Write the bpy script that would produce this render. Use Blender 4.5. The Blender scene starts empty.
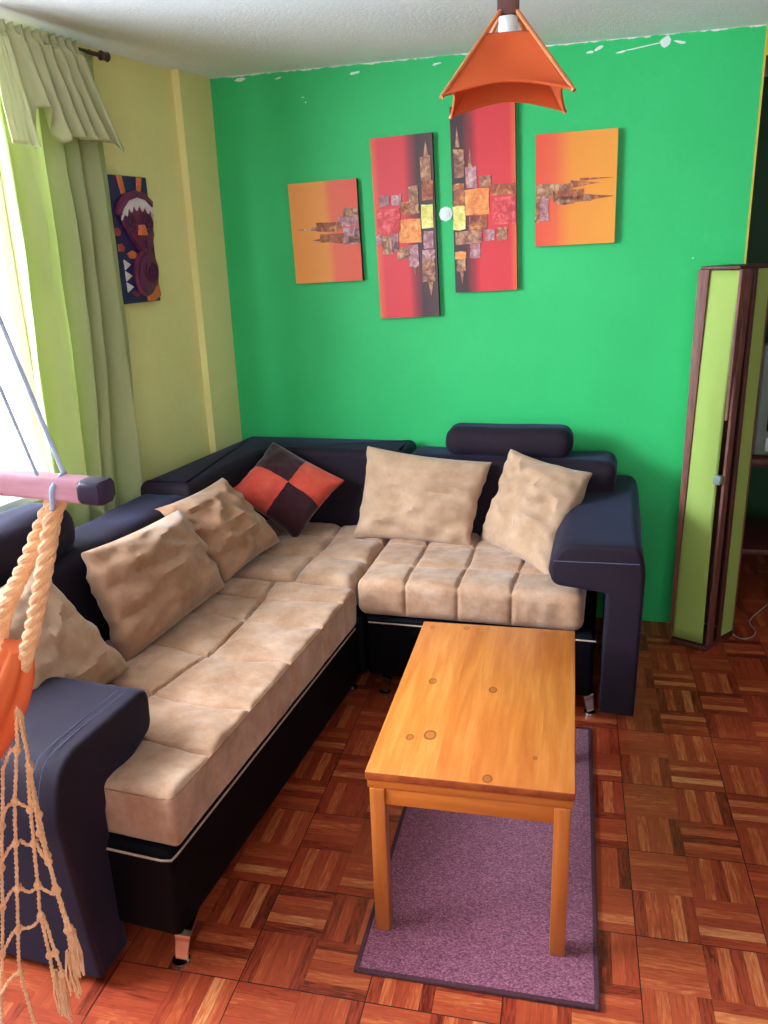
import bpy, bmesh, math, random
from math import sin, cos, pi, radians, sqrt, floor, exp
from mathutils import Vector, Matrix, noise

random.seed(7)
S = bpy.context.scene
COL = S.collection

# ------------------------------------------------------------------ camera, world, light, exposure
cam_d = bpy.data.cameras.new('camera'); cam = bpy.data.objects.new('camera', cam_d); COL.objects.link(cam)
RM = [[0.97584, -0.21571, -0.03462], [0.21577, 0.92672, 0.30763], [-0.03427, -0.30767, 0.95087]]
m4 = Matrix.Identity(4)
for i in range(3):
    m4[i][0] = RM[i][0]; m4[i][1] = RM[i][2]; m4[i][2] = -RM[i][1]
m4.translation = Vector((0.697, -1.644, 1.5985))
cam.matrix_world = m4
cam_d.sensor_fit = 'VERTICAL'; cam_d.sensor_height = 36; cam_d.lens = 28.74
cam_d.clip_start = 0.05
S.camera = cam

S.view_settings.view_transform = 'Standard'
try: S.view_settings.look = 'None'
except Exception: pass
S.view_settings.gamma = 1
S.view_settings.use_curve_mapping = False
S.view_settings.exposure = 0.5
S.cycles.use_denoising = True
S.cycles.max_bounces = 8
S.cycles.diffuse_bounces = 5

W = bpy.data.worlds.new('sky'); S.world = W; W.use_nodes = True
W.node_tree.nodes['Background'].inputs[0].default_value = (0.80, 0.90, 1.0, 1)
W.node_tree.nodes['Background'].inputs[1].default_value = 5.0

# ------------------------------------------------------------------ frames (metres)
AW = radians(11.5)                       # left wall runs 11.5 degrees off the floor tiles
def LW(s, o, z): return Vector((-0.942 + s*sin(AW) + o*cos(AW), 1.275 + s*cos(AW) - o*sin(AW), z))
AG = radians(-2.6)                       # green wall
def GW(u, v, z): return Vector((-0.789 + u*cos(AG) + v*sin(AG), 1.869 + u*sin(AG) - v*cos(AG), z))
AS = radians(5.5)                        # left run of the sofa
def SL(a, b, z): return Vector((-0.108 + a*sin(AS) - b*cos(AS), -0.30 + a*cos(AS) + b*sin(AS), z))
def ID(x, y, z): return Vector((x, y, z))
H = 2.286

def area(name, loc, to, sx, sy, power, col, spread=180):
    d = bpy.data.lights.new(name, 'AREA'); d.shape = 'RECTANGLE'; d.size = sx; d.size_y = sy
    d.energy = power; d.color = col; d.spread = radians(spread)
    o = bpy.data.objects.new(name, d); COL.objects.link(o); o.location = loc
    o.rotation_euler = (Vector(to) - Vector(loc)).to_track_quat('-Z', 'Y').to_euler()
    return o
area('window_daylight', LW(-1.95, -0.50, 1.98), LW(-.95, 1.1, 0.75), 1.8, 1.1, 270, (0.70, 0.84, 1.0))
area('rear_fill', (0.9, -3.45, 1.45), (0.3, 0.6, 0.95), 1.5, 1.1, 13, (1.0, 0.92, 0.82))  # fill added behind the camera to lift the yellow wall and ceiling

# ------------------------------------------------------------------ helpers
def srgb(r, g, b):
    f = lambda c: (c/255/12.92) if c/255 <= 0.04045 else ((c/255+0.055)/1.055)**2.4
    return (f(r), f(g), f(b), 1)

class NT:
    def __init__(s, name, rough=0.6):
        s.m = bpy.data.materials.new(name); s.m.use_nodes = True
        s.t = s.m.node_tree; s.b = s.t.nodes['Principled BSDF']; s.b.inputs['Roughness'].default_value = rough
        s.co = s.t.nodes.new('ShaderNodeTexCoord')
    def n(s, k, **kw):
        n = s.t.nodes.new(k)
        for a, v in kw.items(): setattr(n, a, v)
        return n
    def put(s, sock, v):
        if isinstance(v, bpy.types.NodeSocket): s.t.links.new(v, sock)
        elif v is not None:
            try: sock.default_value = v
            except Exception:
                sock.default_value = (v, v, v)
    def math(s, op, a, b=None, c=None):
        n = s.n('ShaderNodeMath', operation=op)
        s.put(n.inputs[0], a); s.put(n.inputs[1], b); s.put(n.inputs[2], c); return n.outputs[0]
    def sep(s, v):
        n = s.n('ShaderNodeSeparateXYZ'); s.put(n.inputs[0], v); return n.outputs
    def comb(s, x, y, z):
        n = s.n('ShaderNodeCombineXYZ')
        for i, v in enumerate((x, y, z)): s.put(n.inputs[i], v)
        return n.outputs[0]
    def scale(s, v, sc):
        n = s.n('ShaderNodeVectorMath', operation='MULTIPLY'); s.put(n.inputs[0], v); n.inputs[1].default_value = sc; return n.outputs[0]
    def noise(s, vec, sc, det=3, rough=0.55, dist=0):
        n = s.n('ShaderNodeTexNoise'); s.put(n.inputs['Vector'], vec); n.inputs['Scale'].default_value = sc
        n.inputs['Detail'].default_value = det; n.inputs['Roughness'].default_value = rough; n.inputs['Distortion'].default_value = dist
        return n.outputs['Fac']
    def ramp(s, f, stops, interp='LINEAR'):
        n = s.n('ShaderNodeValToRGB'); s.put(n.inputs[0], f); cr = n.color_ramp; cr.interpolation = interp
        while len(cr.elements) < len(stops): cr.elements.new(0.5)
        for e, (p, c) in zip(cr.elements, stops): e.position = p; e.color = c
        return n.outputs[0]
    def mix(s, f, a, b, bt='MIX'):
        n = s.n('ShaderNodeMix', data_type='RGBA', blend_type=bt)
        s.put(n.inputs[0], f); s.put(n.inputs[6], a); s.put(n.inputs[7], b); return n.outputs[2]
    def bump(s, h, st=0.3, d=0.005):
        n = s.n('ShaderNodeBump'); n.inputs['Strength'].default_value = st; n.inputs['Distance'].default_value = d
        s.put(n.inputs['Height'], h); s.t.links.new(n.outputs[0], s.b.inputs['Normal'])
    def base(s, c): s.put(s.b.inputs['Base Color'], c)
    def set(s, k, v):
        if k in s.b.inputs: s.b.inputs[k].default_value = v
        return s

def noisy(name, c1, c2, sc=6, rough=0.7, bump=0.0, bsc=60, metal=0, sheen=0, spec=None, stretch=None, sheen_col=None):
    t = NT(name, rough); v = t.co.outputs['Object']
    if stretch: v = t.scale(v, stretch)
    t.base(t.ramp(t.noise(v, sc, 4), [(0.32, c1), (0.68, c2)]))
    if bump: t.bump(t.noise(t.co.outputs['Object'], bsc, 3), bump, 0.003)
    t.set('Metallic', metal)
    if sheen:
        t.set('Sheen Weight', sheen).set('Sheen Roughness', 0.4)
        if sheen_col: t.set('Sheen Tint', sheen_col)
    if spec is not None: t.set('Specular IOR Level', spec)
    return t.m

def tag(o, label=None, cat=None, group=None, kind=None):
    if label: o['label'] = label
    if cat: o['category'] = cat
    if group: o['group'] = group
    if kind: o['kind'] = kind
    return o

def root(name, loc, label, cat, group=None):
    o = bpy.data.objects.new(name, None); COL.objects.link(o); o.location = loc; o.empty_display_size = 0.05
    return tag(o, label, cat, group)

def wloc(o):
    l = Vector((0, 0, 0))
    while o: l += o.location; o = o.parent
    return l

def link(name, bm, mats, parent=None, smooth=True, origin=None, label=None, normals=True):
    """bm holds WORLD coordinates; every object keeps an unrotated frame"""
    me = bpy.data.meshes.new(name)
    if normals: bmesh.ops.recalc_face_normals(bm, faces=bm.faces)
    o = bpy.data.objects.new(name, me); COL.objects.link(o)
    off = Vector((0, 0, 0))
    if parent: o.parent = parent; off = wloc(parent)
    elif origin is not None: o.location = origin; off = Vector(origin)
    if off.length: bmesh.ops.translate(bm, verts=bm.verts, vec=-off)
    for f in bm.faces: f.smooth = smooth and len(f.verts) <= 12
    bm.to_mesh(me); bm.free()
    if not isinstance(mats, (list, tuple)): mats = [mats]
    for m in mats: me.materials.append(m)
    if smooth:
        try: me.set_sharp_from_angle(angle=radians(38))
        except Exception: pass
    if label: o['label'] = label
    return o

def box(bm, F, x0, x1, y0, y1, z0, z1, bev=0.0, mat=0, seg=2):
    vs = [bm.verts.new(F(x, y, z)) for x in (x0, x1) for y in (y0, y1) for z in (z0, z1)]
    idx = [(0, 1, 3, 2), (4, 6, 7, 5), (0, 4, 5, 1), (2, 3, 7, 6), (0, 2, 6, 4), (1, 5, 7, 3)]
    fs = [bm.faces.new([vs[i] for i in q]) for q in idx]
    for f in fs: f.material_index = mat
    if bev > 0:
        es = list({e for f in fs for e in f.edges})
        r = bmesh.ops.bevel(bm, geom=es, offset=bev, segments=seg, affect='EDGES', profile=0.5)
        for f in r['faces']: f.material_index = mat
    return fs

def dense(bm, F, x0, x1, y0, y1, z0, z1, r=0.03, step=0.02, deform=None, mat=0):
    """rounded box with a dense skin; deform works in the local frame"""
    nx = max(2, round((x1-x0)/step)); ny = max(2, round((y1-y0)/step)); nz = max(2, round((z1-z0)/step))
    def axis(a, b, n):
        out = [a]
        k = 3 if (b-a) > 2.2*r else 0
        if k: out += [a + r*(1-cos(pi/2*i/(k+1))) for i in range(1, k+1)]
        m = max(1, n)
        lo, hi = (a+r, b-r) if k else (a, b)
        if k: out += [lo + (hi-lo)*i/m for i in range(m+1)]
        else: out += [lo + (hi-lo)*i/m for i in range(1, m)]
        if k: out += [b - r*(1-cos(pi/2*i/(k+1))) for i in range(k, 0, -1)]
        out.append(b); return out
    X, Y, Z = axis(x0, x1, nx), axis(y0, y1, ny), axis(z0, z1, nz)
    cache = {}
    def vert(i, j, k):
        key = (i, j, k)
        if key in cache: return cache[key]
        p = Vector((X[i], Y[j], Z[k]))
        rr = min(r, (x1-x0)/2*.999, (y1-y0)/2*.999, (z1-z0)/2*.999)
        c = Vector((min(max(p.x, x0+rr), x1-rr), min(max(p.y, y0+rr), y1-rr), min(max(p.z, z0+rr), z1-rr)))
        d = p - c
        nrm = d.normalized() if d.length > 1e-9 else Vector((0, 0, 1))
        p = c + nrm*rr
        if deform: p = deform(p, nrm)
        v = bm.verts.new(F(p.x, p.y, p.z)); cache[key] = v; return v
    def quad(a, b, c, d):
        try:
            f = bm.faces.new([vert(*a), vert(*b), vert(*c), vert(*d)]); f.material_index = mat
        except ValueError: pass
    I, J, K = len(X)-1, len(Y)-1, len(Z)-1
    for i in range(I):
        for j in range(J):
            for k in (0, K): quad((i, j, k), (i+1, j, k), (i+1, j+1, k), (i, j+1, k))
    for i in range(I):
        for k in range(K):
            for j in (0, J): quad((i, j, k), (i+1, j, k), (i+1, j, k+1), (i, j, k+1))
    for j in range(J):
        for k in range(K):
            for i in (0, I): quad((i, j, k), (i, j+1, k), (i, j+1, k+1), (i, j, k+1))

def catmull(pts, n=8):
    P = [Vector(p) for p in pts]
    if len(P) < 3:
        return [P[0].lerp(P[-1], i/n) for i in range(n+1)]
    out = []
    for i in range(len(P)-1):
        p0, p1, p2, p3 = P[max(i-1, 0)], P[i], P[i+1], P[min(i+2, len(P)-1)]
        for k in range(n):
            t = k/n
            out.append(0.5*((2*p1) + (-p0+p2)*t + (2*p0-5*p1+4*p2-p3)*t*t + (-p0+3*p1-3*p2+p3)*t**3))
    out.append(P[-1]); return out

def tube(bm, path, rad, n=8, mat=0, cap=True):
    P = [Vector(p) for p in path]
    R = rad if callable(rad) else (lambda t: rad)
    up = Vector((0, 0, 1)); rings = []; prev = None
    for i, p in enumerate(P):
        d = (P[min(i+1, len(P)-1)] - P[max(i-1, 0)]).normalized()
        if prev is None:
            a = d.cross(up)
            if a.length < 0.1: a = d.cross(Vector((0, 1, 0)))
            a.normalize()
        else:
            a = prev - d*prev.dot(d); a.normalize()
        prev = a; b = d.cross(a); r = R(i/(len(P)-1))
        rings.append([bm.verts.new(p + a*cos(2*pi*k/n)*r + b*sin(2*pi*k/n)*r) for k in range(n)])
    for i in range(len(rings)-1):
        for k in range(n):
            f = bm.faces.new([rings[i][k], rings[i][(k+1) % n], rings[i+1][(k+1) % n], rings[i+1][k]]); f.material_index = mat
    if cap:
        for rg in (rings[0], rings[-1]):
            f = bm.faces.new(rg); f.material_index = mat

def braid(bm, path, R=0.0062, off=0.0056, pitch=0.05, strands=3):
    P = path; L = [0]
    for i in range(1, len(P)): L.append(L[-1] + (P[i]-P[i-1]).length)
    n = int(L[-1]/0.005); pts = []
    for k in range(n+1):
        t = L[-1]*k/n; i = 0
        while i < len(L)-2 and L[i+1] < t: i += 1
        pts.append(P[i].lerp(P[i+1], (t-L[i])/max(1e-6, L[i+1]-L[i])))
    a = None; frames = []
    for i, p in enumerate(pts):
        d = (pts[min(i+1, n)] - pts[max(i-1, 0)]).normalized()
        if a is None: a = d.cross(Vector((0, 1, 0))).normalized()
        else: a = (a - d*a.dot(d)).normalized()
        frames.append((p, a.copy(), d.cross(a)))
    for s in range(strands):
        ph = 2*pi*s/strands; path2 = []
        for i, (p, a1, b1) in enumerate(frames):
            th = 2*pi*(L[-1]*i/n)/pitch + ph
            path2.append(p + a1*cos(th)*off + b1*sin(th)*off)
        tube(bm, path2, R, 8)

def prism(bm, pts, F, l0, l1, bev=0.0, mat=0, seg=2):
    """pts 2-D outline (p,q); F(p,l,q) maps into the world; extruded from l0 to l1"""
    a = [bm.verts.new(F(p, l0, q)) for p, q in pts]; b = [bm.verts.new(F(p, l1, q)) for p, q in pts]
    fs = [bm.faces.new(a), bm.faces.new(b[::-1])]
    n = len(pts)
    for i in range(n): fs.append(bm.faces.new([a[i], b[i], b[(i+1) % n], a[(i+1) % n]]))
    for f in fs: f.material_index = mat
    if bev:
        es = list({e for f in fs[:2] for e in f.edges})
        r = bmesh.ops.bevel(bm, geom=es, offset=bev, segments=seg, affect='EDGES', profile=0.5)
        for f in r['faces']: f.material_index = mat
    return fs

def prism_round(bm, pts, F, l0, l1, r0, r1, deform=None, nseg=5, step=.05):
    """extruded outline whose two end rims are rounded (r0 at l0, r1 at l1)"""
    m = len(pts); A = sum(pts[i][0]*pts[(i+1) % m][1]-pts[(i+1) % m][0]*pts[i][1] for i in range(m)); sg = 1 if A > 0 else -1
    N = []
    for i in range(m):
        a, b, c = Vector(pts[i-1]), Vector(pts[i]), Vector(pts[(i+1) % m]); e1 = (b-a).normalized(); e2 = (c-b).normalized()
        n1 = Vector((-e1.y, e1.x))*sg; n2 = Vector((-e2.y, e2.x))*sg; n = n1+n2
        n = n.normalized() if n.length > 1e-6 else n1
        N.append(n/max(.6, n.dot(n1)))
    lv = []
    for k in range(nseg+1):
        th = pi/2*k/nseg; lv.append((l0 + r0*(1-cos(th)), r0*(1-sin(th))))
    q = max(1, int((l1-l0-r0-r1)/step))
    for k in range(1, q): lv.append((l0+r0+(l1-l0-r0-r1)*k/q, 0))
    for k in range(nseg, -1, -1):
        th = pi/2*k/nseg; lv.append((l1 - r1*(1-cos(th)), r1*(1-sin(th))))
    out = []; last = None
    for l, ins in lv:
        if last is not None and abs(l-last[0]) < 1e-6 and abs(ins-last[1]) < 1e-6: continue
        last = (l, ins); ring = []
        for p_, n in zip(pts, N):
            x, y = p_[0]+n.x*ins, p_[1]+n.y*ins; P = Vector((x, l, y))
            if deform: P = deform(P)
            ring.append(bm.verts.new(F(P.x, P.y, P.z)))
        out.append(ring)
    bm.faces.new(out[0]); bm.faces.new(out[-1])
    for a, b in zip(out[:-1], out[1:]):
        for i in range(m): bm.faces.new([a[i], a[(i+1) % m], b[(i+1) % m], b[i]])

def rounded(pts, radii, n=6):
    """round the corners of a 2-D outline"""
    out = []; m = len(pts)
    for i, (p, r) in enumerate(zip(pts, radii)):
        p = Vector(p); a = Vector(pts[i-1]); b = Vector(pts[(i+1) % m])
        if r <= 0: out.append(tuple(p)); continue
        da = (a-p).normalized(); db = (b-p).normalized(); s = p+da*r; e = p+db*r
        for k in range(n+1):
            t = k/n; q = s*(1-t)**2 + p*2*t*(1-t) + e*t*t; out.append(tuple(q))
    return out

# ------------------------------------------------------------------ materials
def wall_paint(name, col, col2, flake=None, rough=0.55):
    t = NT(name, rough); v = t.co.outputs['Object']
    n1 = t.noise(v, 3.0, 4); c = t.ramp(n1, [(0.3, col), (0.7, col2)])
    if flake:
        z = t.sep(v)[2]
        edge = t.math('ADD', z, t.math('MULTIPLY', t.math('SUBTRACT', t.noise(v, 26, 4, 0.7), 0.5), 0.030))
        c = t.mix(t.math('GREATER_THAN', edge, flake), c, srgb(214, 216, 204))
    t.base(c); t.bump(t.noise(v, 45, 4, 0.6), 0.25, 0.004); t.set('Specular IOR Level', 0.35)
    return t.m
M = {}
M['green'] = wall_paint('green_wall_paint', srgb(42, 180, 98), srgb(48, 188, 106), flake=H-0.003)
M['yellow'] = wall_paint('yellow_wall_paint', srgb(232, 222, 150), srgb(238, 229, 160))
M['yellow_edge'] = wall_paint('yellow_edge_paint', srgb(196, 170, 60), srgb(206, 180, 74))
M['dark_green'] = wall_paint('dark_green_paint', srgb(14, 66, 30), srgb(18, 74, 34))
M['dim_grey'] = wall_paint('low_bounce_wall_grey', srgb(118, 114, 106), srgb(128, 122, 114))  # unseen walls, greyed down to hold back bounced light
t = NT('ceiling_plaster', 0.9); v = t.co.outputs['Object']
t.base(t.ramp(t.noise(v, 2.5, 4), [(0.3, srgb(232, 236, 244)), (0.7, srgb(240, 243, 250))])); t.bump(t.noise(v, 90, 4, 0.7), 0.6, 0.004); M['ceiling'] = t.m

def floor_mat():
    t = NT('parquet_look_tile', 0.34); x, y, z = t.sep(t.co.outputs['Object'])
    q = 0.15
    xs = t.math('DIVIDE', x, q); ys = t.math('DIVIDE', y, q)
    ix = t.math('FLOOR', xs); iy = t.math('FLOOR', ys)
    fx = t.math('SUBTRACT', xs, ix); fy = t.math('SUBTRACT', ys, iy)
    par = t.math('FLOORED_MODULO', t.math('ADD', ix, iy), 2.0)          # 1: strips run along x
    across = t.math('ADD', t.math('MULTIPLY', par, fy), t.math('MULTIPLY', t.math('SUBTRACT', 1.0, par), fx))
    along = t.math('ADD', t.math('MULTIPLY', par, fx), t.math('MULTIPLY', t.math('SUBTRACT', 1.0, par), fy))
    st = t.math('FLOOR', t.math('MULTIPLY', across, 5.0))
    def wn(a, b, c):
        n = t.n('ShaderNodeTexWhiteNoise', noise_dimensions='3D'); t.put(n.inputs['Vector'], t.comb(a, b, c)); return n.outputs['Value']
    pat = wn(t.math('FLOORED_MODULO', ix, 4.0), t.math('FLOORED_MODULO', iy, 4.0), st)
    rnd = wn(ix, iy, t.math('ADD', st, 9.0))
    tile = wn(t.math('FLOOR', t.math('DIVIDE', x, 0.3)), t.math('FLOOR', t.math('DIVIDE', y, 0.3)), 3.0)
    alt = t.math('FLOORED_MODULO', st, 2.0)
    gv = t.comb(t.math('MULTIPLY', along, 0.9), t.math('MULTIPLY', across, 9.0), t.math('ADD', t.math('MULTIPLY', rnd, 40.0), t.math('MULTIPLY', ix, 3.1)))
    grain = t.noise(gv, 2.2, 5, 0.62, 1.2)
    val = t.math('ADD', t.math('MULTIPLY', alt, 0.24), t.math('MULTIPLY', pat, 0.34))
    val = t.math('ADD', val, t.math('MULTIPLY', rnd, 0.14))
    val = t.math('ADD', val, t.math('MULTIPLY', t.math('SUBTRACT', grain, 0.5), 1.0))
    c = t.ramp(val, [(0.0, srgb(92, 26, 16)), (0.16, srgb(150, 54, 32)), (0.42, srgb(172, 72, 42)), (0.60, srgb(196, 106, 60)), (0.82, srgb(222, 154, 102))])
    c = t.mix(t.math('MULTIPLY', tile, 0.18), c, srgb(120, 66, 36))
    # fine dark joints between strips, darker grout round each 30 cm tile
    fs = t.math('FRACT', t.math('MULTIPLY', across, 5.0))
    sj = t.math('MINIMUM', fs, t.math('SUBTRACT', 1.0, fs))
    c = t.mix(t.math('MULTIPLY', t.math('LESS_THAN', sj, 0.03), 0.35), c, srgb(70, 22, 14))
    def gd(v):
        g = t.math('ABSOLUTE', t.math('SUBTRACT', t.math('FRACT', t.math('ADD', t.math('DIVIDE', v, 0.3), 0.5)), 0.5)); return g
    g = t.math('MINIMUM', gd(x), gd(y)); gm = t.math('LESS_THAN', g, 0.0042)
    c = t.mix(gm, c, srgb(46, 26, 20))
    t.base(c); t.bump(t.math('SUBTRACT', 1.0, gm), 0.5, 0.002); t.set('Specular IOR Level', 0.4)
    return t.m
M['floor'] = floor_mat()

def suede(name, a, b, c, seed=0.0):
    t = NT(name, 0.9); v = t.co.outputs['Object']
    n = t.n('ShaderNodeVectorMath', operation='ADD'); t.put(n.inputs[0], v); n.inputs[1].default_value = (seed, seed*2, 0)
    n1 = t.noise(n.outputs[0], 9.0, 7, 0.72, 0.1)
    t.base(t.ramp(n1, [(0.28, a), (0.48, b), (0.70, c)])); t.bump(t.noise(v, 38, 5, 0.65), 0.3, 0.004)
    t.set('Sheen Weight', 0.35).set('Sheen Roughness', 0.4).set('Specular IOR Level', 0.15); return t.m
M['seat'] = suede('beige_suede', srgb(138, 98, 70), srgb(163, 124, 96), srgb(184, 150, 126))
M['pillow'] = suede('tan_suede_pillow', srgb(154, 120, 92), srgb(170, 136, 108), srgb(184, 152, 126), 4)
M['pillow_brown'] = suede('brown_suede_pillow', srgb(138, 98, 72), srgb(158, 118, 90), srgb(174, 136, 108), 9)
M['red_suede'] = suede('rust_red_suede', srgb(166, 54, 40), srgb(182, 66, 50), srgb(196, 84, 64), 2)
M['plum_suede'] = suede('dark_plum_suede', srgb(40, 16, 22), srgb(50, 22, 28), srgb(60, 30, 34), 3)

def denim(name, a, b):
    t = NT(name, 0.8); v = t.co.outputs['Object']
    f = t.noise(v, 6, 5, 0.65); w = t.noise(v, 420, 2)
    c = t.ramp(f, [(0.3, a), (0.7, b)]); c = t.mix(t.math('MULTIPLY', w, 0.06), c, srgb(96, 84, 112))
    t.base(c); t.bump(w, 0.25, 0.0015); t.set('Sheen Weight', 0.14).set('Sheen Roughness', 0.35).set('Specular IOR Level', 0.22)
    t.set('Sheen Tint', (0.35, 0.45, 1.0, 1)); return t.m  # bluish window light worked into the sheen tint
M['sofa'] = denim('dark_plum_upholstery', srgb(18, 8, 14), srgb(30, 15, 26))
M['sofa_base'] = noisy('black_leatherette', srgb(5, 4, 8), srgb(8, 6, 11), 8, 0.6, spec=0.08)
M['piping'] = noisy('pale_piping', srgb(150, 128, 112), srgb(176, 152, 134), 30, 0.5)
M['seat_seam'] = noisy('brown_seam', srgb(126, 84, 56), srgb(142, 98, 68), 30, .8)
M['thread'] = noisy('lilac_thread', srgb(84, 84, 112), srgb(96, 96, 124), 30, .7)
M['chrome'] = noisy('chrome', srgb(205, 210, 214), srgb(225, 230, 232), 10, 0.10, metal=1)

def pine(name, knots, c0, c1, c2, planks=6, x0=0.273, w=0.468, stretch=(1, 0.08, 1)):
    t = NT(name, 0.33); va = t.n('ShaderNodeVectorMath', operation='ADD'); t.put(va.inputs[0], t.co.outputs['Object']); va.inputs[1].default_value = (0.507, 0.29, 0.009); v = va.outputs[0]; x, y, z = t.sep(v)
    pl = t.math('FLOOR', t.math('MULTIPLY', t.math('DIVIDE', t.math('SUBTRACT', x, x0), w), float(planks)))
    wn = t.n('ShaderNodeTexWhiteNoise', noise_dimensions='1D'); t.put(wn.inputs['W'], pl)
    vec = t.comb(t.math('MULTIPLY', x, stretch[0]), t.math('ADD', t.math('MULTIPLY', y, stretch[1]), t.math('MULTIPLY', wn.outputs['Value'], 7.0)), t.math('MULTIPLY', z, stretch[2]))
    g = t.noise(vec, 46, 5, 0.6, 0.5); g2 = t.noise(vec, 9, 3)
    val = t.math('ADD', t.math('MULTIPLY', g, 0.6), t.math('MULTIPLY', g2, 0.4))
    c = t.ramp(val, [(0.30, c0), (0.5, c1), (0.68, c2)])
    c = t.mix(t.math('MULTIPLY', wn.outputs['Value'], 0.16), c, c0)
    for (kx, ky, kr) in knots:
        d = t.n('ShaderNodeVectorMath', operation='LENGTH')
        t.put(d.inputs[0], t.comb(t.math('SUBTRACT', x, kx), t.math('MULTIPLY', t.math('SUBTRACT', y, ky), 0.75), 0.0))
        dd = t.math('DIVIDE', d.outputs['Value'], kr)
        k = t.ramp(dd, [(0.0, (0.5, 0.5, 0.5, 1)), (0.55, (0.35, 0.35, 0.35, 1)), (0.72, (0.95, 0.95, 0.95, 1)), (0.93, (0.2, 0.2, 0.2, 1)), (1.0, (0, 0, 0, 1))])
        n = t.n('ShaderNodeRGBToBW'); t.put(n.inputs[0], k)
        c = t.mix(t.math('MULTIPLY', n.outputs[0], 0.95), c, srgb(92, 40, 14))
    t.base(c); t.set('Specular IOR Level', 0.4); t.set('Coat Weight', 0.15); return t.m
KN = [(0.526, 0.301, 0.013), (0.395, 0.064, 0.018), (0.348, 0.047, 0.011), (0.549, -0.085, 0.013), (0.650, 0.011, 0.006), (0.360, 0.322, 0.013), (0.412, 0.662, 0.011), (0.305, 0.652, 0.009)]
M['pine_top'] = pine('pine_top', KN, srgb(170, 84, 28), srgb(194, 110, 44), srgb(214, 136, 64))
M['pine_leg'] = pine('pine_leg', [], srgb(150, 76, 28), srgb(172, 94, 38), srgb(190, 112, 50), 1, 0, 5, (1, 1, 0.06))
M['pine_rail'] = pine('pine_rail', [], srgb(168, 88, 32), srgb(188, 106, 42), srgb(204, 124, 54), 1, 0, 5, (0.07, 0.07, 1))

t = NT('rug_weave', 0.95); v = t.co.outputs['Object']
t.base(t.ramp(t.noise(t.scale(v, (1, 1.6, 1)), 190, 3, 0.75), [(0.36, srgb(84, 36, 56)), (0.5, srgb(124, 62, 82)), (0.64, srgb(164, 106, 122))]))
t.bump(t.noise(v, 240, 2), 0.6, 0.003); t.set('Sheen Weight', 0.3); t.set('Specular IOR Level', 0.1); M['rug'] = t.m
M['rug_edge'] = noisy('rug_binding', srgb(58, 26, 34), srgb(78, 36, 44), 120, 0.9, 0.4, 300)

def curtain_mat(name, c1, c2, tr=0.45):
    t = NT(name, 0.85); v = t.co.outputs['Object']
    c = t.ramp(t.noise(t.scale(v, (1, 1, 0.3)), 5, 4), [(0.3, c1), (0.7, c2)]); t.base(c)
    t.bump(t.noise(v, 260, 2), 0.12, 0.001)
    tl = t.n('ShaderNodeBsdfTranslucent'); t.t.links.new(c, tl.inputs[0])
    mx = t.n('ShaderNodeMixShader'); mx.inputs[0].default_value = tr
    out = [n for n in t.t.nodes if n.type == 'OUTPUT_MATERIAL'][0]
    t.t.links.new(t.b.outputs[0], mx.inputs[1]); t.t.links.new(tl.outputs[0], mx.inputs[2]); t.t.links.new(mx.outputs[0], out.inputs[0])
    return t.m
M['curtain'] = curtain_mat('lime_curtain_cloth', srgb(190, 198, 142), srgb(202, 208, 156))
M['valance'] = curtain_mat('pale_lime_valance_cloth', srgb(196, 198, 150), srgb(208, 210, 162), 0.3)
M['lime_panel'] = curtain_mat('lime_lamp_cloth', srgb(158, 182, 88), srgb(166, 190, 96), 0.12)
M['orange_cloth'] = curtain_mat('orange_lamp_cloth', srgb(212, 90, 36), srgb(218, 96, 42), 0.25)
M['sling'] = curtain_mat('orange_hammock_cloth', srgb(226, 112, 58), srgb(236, 130, 76), 0.2)
M['rod'] = noisy('dark_bronze', srgb(70, 50, 60), srgb(92, 66, 76), 20, 0.35, metal=0.7)
M['dark_wood'] = noisy('dark_stained_wood', srgb(84, 44, 36), srgb(132, 78, 62), 14, 0.6, 0.2, 80, stretch=(6, 6, 0.7))
M['dark_wood2'] = noisy('mahogany_wood', srgb(66, 28, 20), srgb(92, 40, 28), 14, 0.55, 0.2, 80, stretch=(6, 6, 0.7))
M['dowel'] = noisy('orange_brown_dowel', srgb(172, 92, 44), srgb(196, 112, 58), 30, 0.5)
M['canvas_side'] = noisy('canvas_edge', srgb(62, 20, 16), srgb(78, 26, 20), 20, 0.8)
M['rope'] = noisy('apricot_cotton_rope', srgb(226, 160, 104), srgb(240, 184, 130), 60, 0.95, 0.8, 500, sheen=0.5)
M['string'] = noisy('grey_cord', srgb(150, 156, 176), srgb(172, 178, 196), 60, 0.8)
M['bar'] = noisy('rosy_wood_bar', srgb(196, 134, 148), srgb(214, 158, 172), 10, 0.35, stretch=(1, 8, 8))
M['bar_end'] = noisy('dark_bar_end', srgb(40, 26, 50), srgb(52, 34, 62), 20, 0.5)
M['white_plastic'] = noisy('white_plastic', srgb(212, 222, 214), srgb(222, 230, 224), 20, 0.4)
M['grey_plastic'] = noisy('grey_green_plastic', srgb(108, 122, 112), srgb(120, 134, 124), 20, 0.5)
M['screen'] = noisy('tv_glass', srgb(14, 18, 18), srgb(18, 22, 22), 3, 0.12, spec=0.6)
M['white_frame'] = noisy('white_window_frame', srgb(206, 212, 220), srgb(216, 222, 228), 10, 0.5)
t = NT('window_glass', 0.02); t.set('Transmission Weight', 1.0).set('IOR', 1.45)
tr = t.n('ShaderNodeBsdfTransparent'); mx = t.n('ShaderNodeMixShader'); mx.inputs[0].default_value = 0.06
gl = t.n('ShaderNodeBsdfGlossy'); gl.inputs['Roughness'].default_value = 0.02
t.t.links.new(tr.outputs[0], mx.inputs[1]); t.t.links.new(gl.outputs[0], mx.inputs[2])
t.t.links.new(mx.outputs[0], [n for n in t.t.nodes if n.type == 'OUTPUT_MATERIAL'][0].inputs[0]); M['glass'] = t.m

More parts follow.
